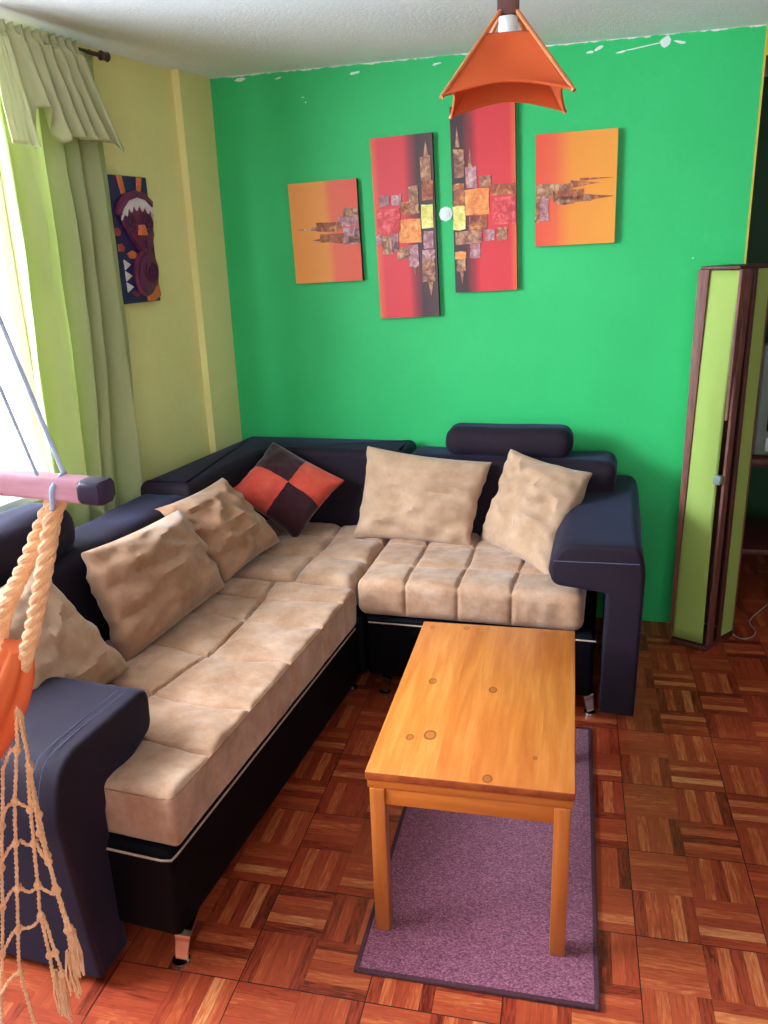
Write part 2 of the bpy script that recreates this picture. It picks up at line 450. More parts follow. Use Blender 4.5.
def struct(name, bm, m, parent=None, smooth=False):
    o = link(name, bm, m, parent, smooth=smooth)
    o['kind'] = 'structure'; return o

# ------------------------------------------------------------------ the room
X1, Y0, Y1 = 2.6, -3.0, 2.85
bm = bmesh.new(); box(bm, ID, -2.3, X1+.1, Y0-.1, Y1+.1, -0.12, 0); struct('floor', bm, M['floor'])
bm = bmesh.new(); box(bm, ID, -2.3, X1+.1, Y0-.1, Y1+.1, H, H+0.12); struct('ceiling', bm, M['ceiling'])
GL = 2.115
bm = bmesh.new(); box(bm, GW, -0.25, GL-0.004, -0.13, 0, 0, H); struct('wall_back', bm, M['green'])
bm = bmesh.new(); box(bm, GW, GL-0.004, GL+0.003, -0.13, 0.0015, 0, H); struct('trim_1', bm, M['yellow_edge'])
# scrapes of bare plaster and specks on the green wall
bm = bmesh.new()
def flake_poly(cx, cz, w, h, ang, seed, n=9):
    rnd = random.Random(seed); pts = []
    for k in range(n):
        a = 2*pi*k/n; r = rnd.uniform(.55, 1.0); x = cos(a)*w/2*r; z = sin(a)*h/2*r
        pts.append((cx + x*cos(ang) - z*sin(ang), cz + x*sin(ang) + z*cos(ang)))
    prism(bm, pts, lambda p_, l, q: GW(p_, l, q), -0.0004, 0.0008)
for i, (cx, cz, w, h, an) in enumerate([(1.70, 2.252, .16, .006, .12), (1.63, 2.242, .05, .008, .1), (1.78, 2.262, .04, .05, .3), (1.83, 2.256, .06, .012, -.2),
        (1.55, 2.262, .05, .014, .4), (1.52, 2.25, .03, .01, .1), (.13, 2.27, .06, .018, 0), (.30, 2.262, .04, .010, .2), (.62, 2.255, .06, .012, .1),
        (.95, 2.26, .05, .01, .15), (.40, 2.185, .012, .006, 0), (.41, 2.165, .008, .008, 0), (1.60, 1.79, .006, .005, 0), (1.93, 1.52, .01, .005, .5), (1.28, 2.262, .05, .01, 0)]):
    flake_poly(cx, cz, w, h, an, i)
o = struct('paint_scrapes', bm, M['white_plastic']); o.name = 'trim_2'
# left wall with the window opening; segments around it make one mesh
ws0, ws1, wz0, wz1 = -2.55, -0.47, 0.86, 2.16
bm = bmesh.new()
box(bm, LW, ws1, 0.62, -0.18, 0, 0, H)
box(bm, LW, -4.6, ws0, -0.18, 0, 0, H)
box(bm, LW, ws0, ws1, -0.18, 0, 0, wz0)
box(bm, LW, ws0, ws1, -0.18, 0, wz1, H)
struct('wall_left', bm, M['yellow'])
bm = bmesh.new()
a_ = Vector((-2.765*.3, 5.53*.3)); 
P = [GW(-0.001, 0, 0), Vector((-0.8295, 1.659, 0)), Vector((-0.8295-.12, 1.659+.024, 0)), GW(-0.12, 0.0, 0)]
lo = [bm.verts.new((q.x, q.y, 0)) for q in P]; hi = [bm.verts.new((q.x, q.y, H)) for q in P]
bm.faces.new(lo); bm.faces.new(hi)
for i in range(4): bm.faces.new([lo[i], lo[(i+1) % 4], hi[(i+1) % 4], hi[i]])
struct('wall_left_pilaster', bm, M['yellow']).name = 'trim_3'
# window in the left wall
wf = bpy.data.objects.new('window_1', None); COL.objects.link(wf); wf['kind'] = 'structure'; wf.location = LW((ws0+ws1)/2, -0.06, wz0)
bm = bmesh.new(); fw = 0.045
box(bm, LW, ws0, ws1, -0.10, -0.05, wz0, wz0+fw, .004); box(bm, LW, ws0, ws1, -0.10, -0.05, wz1-fw, wz1, .004)
for s_ in (ws0, (ws0+ws1)/2-fw/2, ws1-fw): box(bm, LW, s_, s_+fw, -0.10, -0.05, wz0+fw, wz1-fw, .004)
struct('window_frame', bm, M['white_frame'], wf)
bm = bmesh.new(); box(bm, LW, ws0+fw, ws1-fw, -0.078, -0.073, wz0+fw, wz1-fw); struct('window_pane', bm, M['glass'], wf)
bm = bmesh.new(); box(bm, LW, ws0-.03, ws1+.03, -0.05, 0.045, wz0-.03, wz0+.002, .006); struct('window_sill', bm, M['white_frame'], wf)
# the unseen rest of the shell
bm = bmesh.new(); box(bm, ID, X1, X1+.1, Y0, Y1, 0, H); struct('wall_right', bm, M['dim_grey'])
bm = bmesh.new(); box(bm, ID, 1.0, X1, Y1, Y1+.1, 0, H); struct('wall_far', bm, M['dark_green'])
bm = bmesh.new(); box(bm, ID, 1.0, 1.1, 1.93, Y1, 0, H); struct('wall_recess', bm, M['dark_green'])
bm = bmesh.new(); box(bm, GW, GL+0.003, 3.42, -0.13, 0.0, 2.19, H); struct('trim_4', bm, M['yellow_edge'])
nb = bmesh.new()
box(nb, ID, -2.3, 0.1, Y0-.1, Y0, 0, H); box(nb, ID, 1.7, X1, Y0-.1, Y0, 0, H)
box(nb, ID, 0.1, 1.7, Y0-.1, Y0, 0, 0.85); box(nb, ID, 0.1, 1.7, Y0-.1, Y0, 2.05, H)
struct('wall_near', nb, M['dim_grey'])
w2 = bpy.data.objects.new('rear_fill_window', None); COL.objects.link(w2); w2['kind'] = 'structure'; w2.location = (0.9, Y0-.05, .85)  # unseen window, added as an opening for the rear fill
bm = bmesh.new()
box(bm, ID, .1, 1.7, Y0-.08, Y0-.03, .85, .895); box(bm, ID, .1, 1.7, Y0-.08, Y0-.03, 2.005, 2.05)
for x_ in (.1, .878, 1.655): box(bm, ID, x_, x_+.045, Y0-.08, Y0-.03, .895, 2.005)
struct('window_frame', bm, M['white_frame'], w2)
bm = bmesh.new(); box(bm, ID, .145, 1.655, Y0-.058, Y0-.053, .895, 2.005); struct('window_pane', bm, M['glass'], w2)

# ------------------------------------------------------------------ rug
def RG(x, y, z): return Vector((x + 0.003*(y), y, z))
rg = root('rug', (0.53, 0.32, 0), 'purple-mauve rectangular flat-weave rug with dark bound edge, under the pine table', 'rug')
bm = bmesh.new()
def rugd(p_, n_): return p_ + Vector((0, 0, 0.0012*noise.noise(p_*9)))
dense(bm, RG, 0.266, 0.800, -0.221, 0.868, 0.0006, 0.0085, 0.003, 0.02, rugd)
link('rug_field', bm, M['rug'], rg)
bm = bmesh.new()
for (x0_, x1_, y0_, y1_) in ((0.256, 0.268, -0.231, 0.878), (0.798, 0.811, -0.231, 0.878), (0.266, 0.800, -0.231, -0.219), (0.266, 0.800, 0.866, 0.878)):
    box(bm, RG, x0_, x1_, y0_, y1_, 0.0004, 0.0105, 0.003)
link('edge_binding', bm, M['rug_edge'], rg, label='dark maroon bound edge')

# ------------------------------------------------------------------ coffee table
TB = root('coffee_table', (0.507, 0.29, 0.009), 'honey-coloured pine coffee table with knotty plank top standing on the mauve rug', 'table')
tx0, tx1, ty0, ty1, tz = 0.271, 0.741, -0.106, 0.692, 0.462
bm = bmesh.new(); box(bm, ID, tx0, tx1, ty0, ty1, tz-0.022, tz, 0.0035, seg=2)
for f in bm.faces:
    f.normal_update(); f.material_index = 1 if abs(f.normal.z) < .5 else 0
link('tabletop', bm, [M['pine_top'], noisy('stained_plank_edge', srgb(128, 54, 22), srgb(158, 76, 32), 30, .4)], TB)
bm = bmesh.new()
box(bm, ID, tx0+.004, tx1-.004, ty0+.004, ty0+.022, tz-0.044, tz-0.0225, .002); box(bm, ID, tx0+.004, tx1-.004, ty1-.022, ty1-.004, tz-0.044, tz-0.0225, .002)
box(bm, ID, tx0+.004, tx0+.022, ty0+.022, ty1-.022, tz-0.044, tz-0.0225, .002); box(bm, ID, tx1-.022, tx1-.004, ty0+.022, ty1-.022, tz-0.044, tz-0.0225, .002)
link('edge_moulding', bm, M['pine_rail'], TB)
lw = 0.036
for (x_, y_) in ((tx0+.009, ty0+.001), (tx1-.008-lw, ty0+.001), (tx0+.009, ty1-.004-lw), (tx1-.008-lw, ty1-.004-lw)):
    bm = bmesh.new(); box(bm, ID, x_, x_+lw, y_, y_+lw, 0.0085, tz-0.0442, .003); link('leg', bm, M['pine_leg'], TB)
for (x0_, x1_, y0_, y1_) in ((tx0+.0455, tx1-.0445, ty0+.006, ty0+.024), (tx0+.0455, tx1-.0445, ty1-.027, ty1-.009), (tx0+.014, tx0+.032, ty0+.0375, ty1-.0405), (tx1-.032, tx1-.014, ty0+.0375, ty1-.0405)):
    bm = bmesh.new(); box(bm, ID, x0_, x1_, y0_, y1_, tz-.088, tz-.0442, .002); link('apron', bm, M['pine_rail'], TB)

# ------------------------------------------------------------------ sofa
SF = root('corner_sofa', (-0.45, 0.8, 0.0), 'L-shaped corner sofa in dark plum fabric with tufted beige suede seats along both walls', 'sofa')
def tuft(xl, yl, amp=0.014, groove=0.020, w=0.011, front='y', fgroove=.012, wob=0.03):
    """bulging cells between stitched grooves"""
    def near(v, L):
        d = min(abs(v-a) for a in L)
        for a, b in zip(L[:-1], L[1:]):
            if a <= v <= b: return d, sin(pi*(v-a)/(b-a))
        return 1, 0
    xi, yi = xl[1:-1], yl[1:-1]
    def f(p_, n_):
        q = Vector((p_.x*2.6, p_.y*2.6, 1.7)); x = p_.x + noise.noise(q)*wob; y = p_.y + noise.noise(q + Vector((7, 3, 1)))*wob
        dx, gx = near(x, xl); dy, gy = near(y, yl)
        gx = max(0, gx)**.6; gy = max(0, gy)**.6
        dx = min(abs(x-a) for a in xi); dy = min(abs(y-a) for a in yi)
        top = max(0, n_.z)**2
        c = exp(-(dx/w)**2) + exp(-(dy/w)**2) - exp(-(dx/w)**2)*exp(-(dy/w)**2)
        d = Vector((0, 0, 1))*top*(amp*(gx*gy-.4) - groove*c)
        d += Vector((0, 0, 1))*top*(0.006*noise.noise(Vector((p_.x*9, p_.y*9, 0.3))) + .003*noise.noise(Vector((p_.x*25, p_.y*25, 2))))
        side = 1-abs(n_.z)
        if side > .1:
            g = exp(-(dy/w)**2) if front == 'x' else exp(-(dx/w)**2); b_ = gy if front == 'x' else gx
            d += Vector((n_.x, n_.y, 0))*side*(fgroove*(b_*.8-.3) - fgroove*g + .004*noise.noise(Vector((p_.x*22, p_.y*22, p_.z*9))))
        return p_ + d
    return f
# left seat: local a (along, 0..1.18), b (0 front .. .66)
bm = bmesh.new()
dense(bm, SL, 0.0, 1.165, 0.0, 0.66, 0.350, 0.487, 0.015, 0.0060,
      tuft([-.06, .17, .40, .62, .84, 1.03, 1.25], [-.08, .27, .50, .72], amp=.008, groove=.013, w=.0055, front='y', fgroove=.004, wob=.06))
link('seat_cushion', bm, M['seat'], SF)
bm = bmesh.new(); tube(bm, [SL(-.0015, y_, .478) for y_ in (.17, .10, .03)] + [SL(.004, .004, .479)] + [SL(.03 + k*.0555, -.0005, .479) for k in range(21)], .0016, 6)
link('seam_piping', bm, M['seat_seam'], SF)
# right seat
bm = bmesh.new()
dense(bm, GW, 0.818, 1.600, 0.30, 0.905, 0.350, 0.490, 0.034, 0.0065,
      tuft([.76, .99, 1.18, 1.37, 1.66], [.25, .50, .72, .98], amp=.007, groove=.010, w=.006, front='y', fgroove=.006, wob=.03))
link('seat_cushion', bm, M['seat'], SF)
# corner seat
bm = bmesh.new()
dense(bm, GW, 0.10, 0.805, 0.30, 0.915, 0.352, 0.484, 0.032, 0.0085,
      tuft([.10, .34, .58, .88], [.25, .47, .70, .98], amp=.016, front='y', groove=.010, w=.008, fgroove=.004, wob=.05))
link('seat_cushion', bm, M['seat'], SF)
# bases
def based(p_, n_): return p_
bm = bmesh.new(); dense(bm, SL, -0.02, 1.19, 0.012, 0.84, 0.115, 0.352, 0.018, 0.05); link('base', bm, M['sofa_base'], SF)
bm = bmesh.new(); dense(bm, GW, 0.845, 1.640, 0.03, 0.905, 0.115, 0.352, 0.018, 0.05); link('base', bm, M['sofa_base'], SF)
bm = bmesh.new(); dense(bm, GW, 0.0, 0.842, 0.04, 0.915, 0.115, 0.350, 0.018, 0.05); link('base', bm, M['sofa_base'], SF)
# pale piping along the base tops
bm = bmesh.new()
tube(bm, [SL(-.026, .17, .336), SL(-.026, .03, .336), SL(-.02, .008, .336), SL(0.0, .006, .336), SL(1.16, .006, .336)], 0.0028, 6)
tube(bm, [GW(.86, .909, .332), GW(1.645, .909, .332)], 0.0028, 6)
link('piping', bm, M['piping'], SF, label='thin pale piping line round the base')
# backrests
def puff(amp=.01, sc=5):
    def f(p_, n_): return p_ + n_*amp*noise.noise(p_*sc)
    return f
def backrest(F, x0, x1, y0, y1, z1, r=.05, lean=.05, z0=.30):
    bm = bmesh.new()
    def f(p_, n_):
        k = max(0, (z1-p_.z)/(z1-z0)); s = p_.y
        if F is GW: 
            if s > (y0+y1)/2: p_ = Vector((p_.x, p_.y + lean*k, p_.z))
        else:
            if s < (y0+y1)/2: p_ = Vector((p_.x, p_.y - lean*k, p_.z))
        return p_ + n_*.006*noise.noise(p_*6)
    dense(bm, F, x0, x1, y0, y1, z0, z1, r, 0.03, f)
    return link('backrest', bm, M['sofa'], SF)
backrest(SL, 0.10, 1.228, 0.64, 0.850, 0.772, .045)
backrest(GW, 0.855, 1.690, 0.085, 0.32, 0.788, .045)
# the corner piece is one continuous L-shaped back
bm = bmesh.new()
cpts = [SL(1.235, .872, 0), SL(1.235, .66, 0), None, None, None, None]
outline = [SL(1.232, .872, 0), SL(1.232, .655, 0), GW(.245, .33, 0), GW(.30, .285, 0), GW(.852, .285, 0), GW(.852, .045, 0), GW(.062, .045, 0)]
op = rounded([(q.x, q.y) for q in outline], [.02, .02, .03, .03, .02, .02, .03], 4)
prism_round(bm, op, lambda x, l, y: Vector((x, y, l)), .10, .80, .002, .035)
link('backrest', bm, M['sofa'], SF)
# headrest rolls
def roll(F, x0, x1, yc, zc, ry, rz):
    bm = bmesh.new()
    dense(bm, F, x0, x1, yc-ry, yc+ry, zc-rz, zc+rz, min(ry, rz)*.86, .02, puff(.005, 7)); return link('headrest', bm, M['sofa'], SF)
roll(GW, 1.015, 1.520, .205, .843, .085, .062)
roll(SL, 0.02, .665, .765, .835, .10, .085)
# armrests: padded top overhanging the seat on a narrower side panel
def arm(F, prof, radii, l0, l1, bev, name='armrest'):
    bm = bmesh.new()
    def df(P):
        n_ = noise.noise_vector(P*5)*.005; return P + n_
    prism_round(bm, rounded(prof, radii, 6), F, l0, l1, bev, bev, df)
    return link(name, bm, M['sofa'], SF)
arm(lambda a, l, z: SL(a, l, z), [(-.105, .035), (-.145, .50), (-.115, .618), (.205, .618), (.205, .505), (.0, .44), (.0, .035)],
    [0, .03, .07, .035, .03, .03, 0], .175, .88, .016)
arm(lambda x, l, z: GW(x, l, z), [(1.668, .075), (1.668, .515), (1.500, .535), (1.478, .600), (1.53, .678), (1.765, .678), (1.785, .60), (1.780, .075)],
    [0, .012, .025, .035, .035, .035, .03, 0], .06, .935, .016)
# stitching lines along the edges of the arms
bm = bmesh.new()
tube(bm, catmull([SL(-.150, .215, .45), SL(-.150, .215, .53), SL(-.120, .215, .600), SL(-.075, .215, .6192), SL(.06, .215, .6192), SL(.17, .215, .6192)], 6), .0009, 5)
tube(bm, catmull([SL(-.150, .235, .45), SL(-.150, .235, .53), SL(-.120, .235, .600), SL(-.075, .235, .6192), SL(.06, .235, .6192), SL(.17, .235, .6192)], 6), .0009, 5)
link('stitching', bm, M['thread'], SF)
bm = bmesh.new()
tube(bm, [GW(1.50, .9362, .62), GW(1.61, .9362, .622), GW(1.765, .9362, .625)], .0012, 5)
link('stitching', bm, M['thread'], SF)
# chrome feet
def foot(px, py, tx, ty, tz_=.12, k=1.0):
    bm = bmesh.new(); q = Vector((px, py, 0)); t_ = Vector((tx, ty, tz_)); mid = q.lerp(t_, .5) + (q-t_).normalized()*.0 + Vector(((px-tx)*.22, (py-ty)*.22, .012))
    path = catmull([q + Vector((0, 0, .008)), q.lerp(mid, .5) + Vector((0, 0, .006)), mid, t_], 6)
    d = Vector((py-ty, tx-px, 0)).normalized()
    for i in range(len(path)-1):
        pass
    prev = None
    for i, c in enumerate(path):
        w = .014 + .012*(i/(len(path)-1)); th = .0035
        n_ = (path[min(i+1, len(path)-1)] - path[max(i-1, 0)]).normalized().cross(d)
        ring = [bm.verts.new(c + d*w + n_*th), bm.verts.new(c - d*w + n_*th), bm.verts.new(c - d*w - n_*th), bm.verts.new(c + d*w - n_*th)]
        if prev:
            for kk in range(4): bm.faces.new([prev[kk], prev[(kk+1) % 4], ring[(kk+1) % 4], ring[kk]])
        else: bm.faces.new(ring)
        prev = ring
    bm.faces.new(prev)
    tube(bm, [q + Vector((0, 0, .0003)), q + Vector((0, 0, .003)), q + Vector((0, 0, .010)), q + Vector((0, 0, .0105))], lambda t: .021 if t < .8 else .012, 20)
    link('foot', bm, M['chrome'], SF, label='curved chrome foot')
foot(-0.154, -0.275, -0.150, -0.17, .125)
foot(0.809, 0.985, 0.760, 1.04, .13)
foot(0.059, 1.004, 0.090, 1.06, .11)
foot(-0.071, 1.013, -0.11, 0.99, .11)

# ------------------------------------------------------------------ pillows
def pillow(name, c, th, mats, label, seed, group=None, checker=False, wrk=1.0, conc=.07, n=40, sag=0):
    TL, TR, BR, BL = [Vector(q) for q in c]
    ctr = (TL+TR+BR+BL)/4; nrm = ((TR-TL)+(BR-BL)).cross((TL-BL)+(TR-BR)).normalized()
    bm = bmesh.new(); sd = Vector((seed*3.7, seed*1.9, seed*5.3))
    def pos(u, v, side):
        pu = u*(1 - conc*(1-v*v)); pv = v*(1 - conc*(1-u*u))
        a, b = (pu+1)/2, (pv+1)/2
        base = (BL*(1-a) + BR*a)*(1-b) + (TL*(1-a) + TR*a)*b
        e = max(0, (1-u*u))*max(0, (1-v*v)); h = th*(e**.40)*(1 - sag*v)
        # folds run in from the corners and across the belly
        w = noise.noise(Vector((u*1.6, v*4.5, side*2)) + sd)*.55 + noise.noise(Vector((u*4 + v*3, v*5 - u*2.5, side*3)) + sd)*.35 + noise.noise(Vector((u*9, v*9, side)) + sd)*.18
        w2 = 1 - abs(noise.noise(Vector((u*2.2 - v*1.2, v*2.6 + u*.8, side*5)) + sd*1.3))*2.2
        h += wrk*(e**.25)*(.016*w + .010*w2)
        e2 = noise.noise(Vector((u*5, v*5, 4)) + sd)*.006*wrk
        q = base + nrm*(h*side) + (TR-TL).normalized()*e2
        return q
    grid = {}
    for side in (1, -1):
        for i in range(n+1):
            for j in range(n+1):
                edge = i in (0, n) or j in (0, n)
                key = (i, j, 1 if edge else side)
                if key not in grid:
                    u = sin(pi/2*(2*i/n-1)*.999)/sin(pi/2*.999); v_ = sin(pi/2*(2*j/n-1)*.999)/sin(pi/2*.999)
                    grid[key] = bm.verts.new(pos(u, v_, side if not edge else 0.0))
        for i in range(n):
            for j in range(n):
                g = lambda a, b: grid[(a, b, 1 if (a in (0, n) or b in (0, n)) else side)]
                f = bm.faces.new([g(i, j), g(i+1, j), g(i+1, j+1), g(i, j+1)])
                if checker: f.material_index = int((i < n/2) == (j < n/2))
    # seam round the edge
    o = link(name, bm, mats, None, origin=ctr); tag(o, label, 'cushion', group)
    return o
G = 'scatter cushions on the corner sofa'
pillow('throw_pillow', [(-.75, -.27, .785), (-.675, .115, .835), (-.50, .225, .475), (-.56, -.20, .475)], .085, M['pillow'],
       'tan suede cushion lying nearest the blue-lit sofa arm, half behind the hammock rope', 1, G, wrk=1.6)
pillow('throw_pillow', [(-.635, .285, .805), (-.60, .81, .765), (-.455, .805, .490), (-.535, .265, .470)], .085, M['pillow_brown'],
       'large wrinkled brown suede cushion in the middle of the three on the left seat', 2, G, wrk=1.7, conc=.05)
pillow('throw_pillow', [(-.68, .79, .77), (-.575, 1.13, .79), (-.41, 1.25, .495), (-.47, .84, .485)], .08, M['pillow_brown'],
       'brown suede cushion tucked between the large wrinkled cushion and the checked one', 3, G, wrk=1.7)
pillow('checked_pillow', [(-.515, 1.54, .835), (-.190, 1.47, .695), (-.365, 1.33, .475), (-.60, 1.24, .700)], .075, [M['plum_suede'], M['red_suede']],
       'checked cushion with two rust-red and two dark plum patches in the sofa corner', 4, G, checker=True, wrk=.7)
pillow('throw_pillow', [(-.095, 1.50, .835), (.415, 1.47, .785), (.345, 1.335, .475), (-.140, 1.385, .475)], .07, M['pillow'],
       'wide beige suede cushion leaning on the backrest below the green wall, beside the checked cushion', 5, G, wrk=1.5)
pillow('throw_pillow', [(.485, 1.47, .840), (.795, 1.38, .775), (.650, 1.06, .480), (.372, 1.42, .480)], .07, M['pillow'],
       'beige suede cushion standing on its corner against the right sofa arm', 6, G, wrk=1.7)

# ------------------------------------------------------------------ paintings
def ramp_canvas(name, stops, w):
    t = NT(name, 0.5); x = t.sep(t.co.outputs['Object'])[0]
    f = t.math('ADD', t.math('DIVIDE', x, w), 0.5)
    f = t.math('ADD', f, t.math('MULTIPLY', t.math('SUBTRACT', t.noise(t.scale(t.co.outputs['Object'], (1, 1, .05)), 60, 2), .5), .05))
    t.base(t.ramp(f, stops)); t.bump(t.noise(t.co.outputs['Object'], 500, 1), .1, .001); return t.m
OR, RO, RD, DR, DK = srgb(226, 138, 40), srgb(222, 92, 50), srgb(208, 44, 50), srgb(150, 28, 38), srgb(62, 30, 32)
def impasto(name, c1, c2, c3, sc=34):
    t = NT(name, .45); v = t.co.outputs['Object']
    t.base(t.ramp(t.noise(v, sc, 4, .6, 1.0), [(.28, c1), (.5, c2), (.70, c3)])); t.bump(t.noise(v, sc*1.3, 4, .7, 1.5), .9, .004); return t.m
IM = [impasto('impasto_bronze', srgb(84, 44, 34), srgb(160, 104, 78), srgb(220, 172, 120)),
      impasto('impasto_red', srgb(150, 28, 34), srgb(214, 60, 66), srgb(236, 120, 116)),
      impasto('impasto_orange', srgb(196, 84, 40), srgb(232, 140, 66), srgb(240, 180, 110)),
      impasto('impasto_yellow', srgb(190, 176, 60), srgb(226, 212, 110), srgb(240, 232, 170)),
      impasto('impasto_mauve', srgb(110, 56, 64), srgb(172, 116, 120), srgb(216, 176, 168)),
      impasto('impasto_smear', srgb(92, 36, 24), srgb(160, 80, 44), srgb(220, 150, 84))]
def painting(loc_u, loc_z, w, h, tilt, stops, patches, label, group, T=.024):
    cen = GW(loc_u, T/2+.004, loc_z)
    r = bpy.data.objects.new('canvas_painting', None)
    # a root rotated with the wall, so children are built in local (x right, y into wall, z up)
    COL.objects.link(r); r.location = cen; r.rotation_euler = (0, -radians(tilt), AG); tag(r, label, 'painting', group)
    def child(name, bm, mats, label=None):
        me = bpy.data.meshes.new(name); bmesh.ops.recalc_face_normals(bm, faces=bm.faces); bm.to_mesh(me); bm.free()
        for m in mats: me.materials.append(m)
        o = bpy.data.objects.new(name, me); COL.objects.link(o); o.parent = r
        if label: o['label'] = label
        return o
    bm = bmesh.new(); fs = box(bm, ID, -w/2, w/2, -T/2, T/2, -h/2, h/2, 0)
    for f in bm.faces: f.material_index = 0 if abs(f.normal.y) > .5 else 1
    bm.normal_update()
    for f in bm.faces: f.material_index = 0 if abs(f.normal.y) > .5 else 1
    child('canvas', bm, [ramp_canvas('painted_canvas', stops, w), M['canvas_side']])
    bm = bmesh.new()
    for (x0, y0, x1, y1, mi) in patches:        # fractions from the top-left
        ax, bx_ = -w/2 + x0*w, -w/2 + x1*w; az, bz = h/2 - y1*h, h/2 - y0*h
        if mi >= 10:                             # tapering smear or spike; 10: point left, 11: point right, 12: up, 13: down
            tp = mi % 10; mi_ = 0 if mi < 20 else 5
            cx, cz = (ax+bx_)/2, (az+bz)/2
            pts = {0: [(ax, cz), (bx_, az), (bx_, bz)], 1: [(ax, az), (bx_, cz), (ax, bz)], 2: [(ax, az), (bx_, az), (cx, bz)], 3: [(ax, bz), (cx, az), (bx_, bz)]}[tp]
            prism(bm, pts, lambda p_, l, q: Vector((p_, l, q)), -T/2-.0025, -T/2-.0001, mat=mi_)
        else:
            rr = random.Random(int(x0*1000+y0*77)); j = lambda: rr.uniform(-.0025, .0025)
            pts = [(ax+j(), az+j()), ((ax+bx_)/2, az+j()), (bx_+j(), az+j()), (bx_+j(), (az+bz)/2), (bx_+j(), bz+j()), ((ax+bx_)/2, bz+j()), (ax+j(), bz+j()), (ax+j(), (az+bz)/2)]
            prism(bm, pts, lambda p_, l, q: Vector((p_, l, q)), -T/2-.004, -T/2-.0001, mat=mi)
    child('impasto_relief', bm, IM, 'raised textured paint blocks')
    return r
GP = 'four-panel abstract canvas set on the green wall'
painting(.474, 1.666, .297, .398, 1.5, [(0, OR), (.5, OR), (.62, RO), (1, srgb(216, 70, 42))],
    [(.08, .42, .68, .50, 10), (.30, .52, .74, .62, 20), (.38, .40, .74, .49, 5), (.42, .52, .78, .60, 5), (.78, .27, 1.0, .36, 0), (.70, .36, 1.0, .455, 4), (.76, .46, 1.0, .63, 4), (.84, .54, .99, .62, 0)],
    'small orange canvas furthest left of four, paint streaks pointing left', 'painting')
painting(.817, 1.666, .252, .698, 1.7, [(0, RO), (.12, RD), (.52, RD), (.62, DR), (.74, DK), (1, srgb(78, 48, 46))],
    [(.85, .04, .93, .12, 12), (.79, .12, .97, .25, 0), (.80, .25, .98, .35, 5), (.58, .27, .74, .42, 0), (.10, .31, .27, .365, 4), (.30, .31, .46, .365, 4),
     (.44, .35, .60, .42, 5), (.04, .385, .42, .515, 1), (.40, .445, .76, .575, 2), (.78, .375, .97, .505, 3), (.0, .52, .10, .575, 4), (.10, .53, .28, .63, 0), (.26, .52, .38, .615, 4),
     (.34, .60, .56, .665, 0), (.54, .59, .70, .71, 4), (.60, .71, .66, .76, 13), (.80, .52, .95, .615, 4), (.76, .62, .97, .67, 4), (.75, .67, .96, .80, 0), (.84, .80, .92, .885, 13)],
    'tall narrow red canvas with blocks of raised paint, left of the white disc', 'painting')
painting(1.137, 1.761, .250, .690, 1.6, [(0, DK), (.18, DK), (.32, DR), (.42, RD), (.9, RD), (1, RO)],
    [(.07, .10, .14, .21, 12), (.04, .22, .20, .37, 0), (.26, .22, .33, .33, 12), (.22, .32, .40, .43, 4), (.44, .37, .62, .43, 0), (.02, .40, .20, .52, 5), (.62, .42, .98, .48, 5), (.20, .435, .58, .575, 2),
     (.62, .49, .98, .635, 1), (.0, .52, .20, .65, 3), (.26, .58, .54, .655, 5), (.04, .66, .46, .73, 0), (.50, .655, .66, .72, 4), (.70, .65, .86, .72, 0),
     (.26, .73, .42, .81, 4), (.02, .77, .20, .81, 2), (.04, .81, .18, .88, 0), (.09, .88, .15, .955, 13)],
    'tall narrow red canvas with a dark left edge, its top behind the orange pendant lamp', 'painting')
painting(1.486, 1.785, .300, .402, .8, [(0, srgb(222, 70, 46)), (.25, RO), (.45, OR), (1, srgb(230, 148, 44))],
    [(.0, .44, .24, .57, 0), (.06, .56, .17, .77, 4), (.0, .56, .06, .78, 5), (.24, .445, .46, .50, 0), (.44, .42, .80, .49, 21), (.22, .50, .60, .60, 5), (.26, .56, .48, .63, 0), (.50, .55, .70, .61, 0), (.60, .55, .98, .61, 21), (.55, .405, .98, .43, 21)],
    'orange canvas furthest right of four, dark brown paint streaks pointing right', 'painting')

# round white disc between the two tall canvases
bm = bmesh.new(); c0 = GW(.98, 0, 1.718)
def disc(bm, r0, d0, d1, n=28, scallop=0.0):
    ring = []
    for d_ in (d0, d1):
        ring.append([bm.verts.new(c0 + (GW(0, d_, 0)-GW(0, 0, 0)) + (GW(1, 0, 0)-GW(0, 0, 0))*cos(2*pi*k/n)*r0*(1+scallop*cos(8*2*pi*k/n)) + Vector((0, 0, 1))*sin(2*pi*k/n)*r0*(1+scallop*cos(8*2*pi*k/n))) for k in range(n)])
    bm.faces.new(ring[0]); bm.faces.new(ring[1])
    for k in range(n): bm.faces.new([ring[0][k], ring[0][(k+1) % n], ring[1][(k+1) % n], ring[1][k]])
disc(bm, .027, .0005, .007, 64, .03); disc(bm, .017, .007, .010, 40); disc(bm, .009, .010, .013, 30)
o = link('wall_disc', bm, M['white_plastic'], None, origin=c0, smooth=False)
tag(o, 'small round white plastic disc on the green wall between the tall canvases', 'wall ornament')

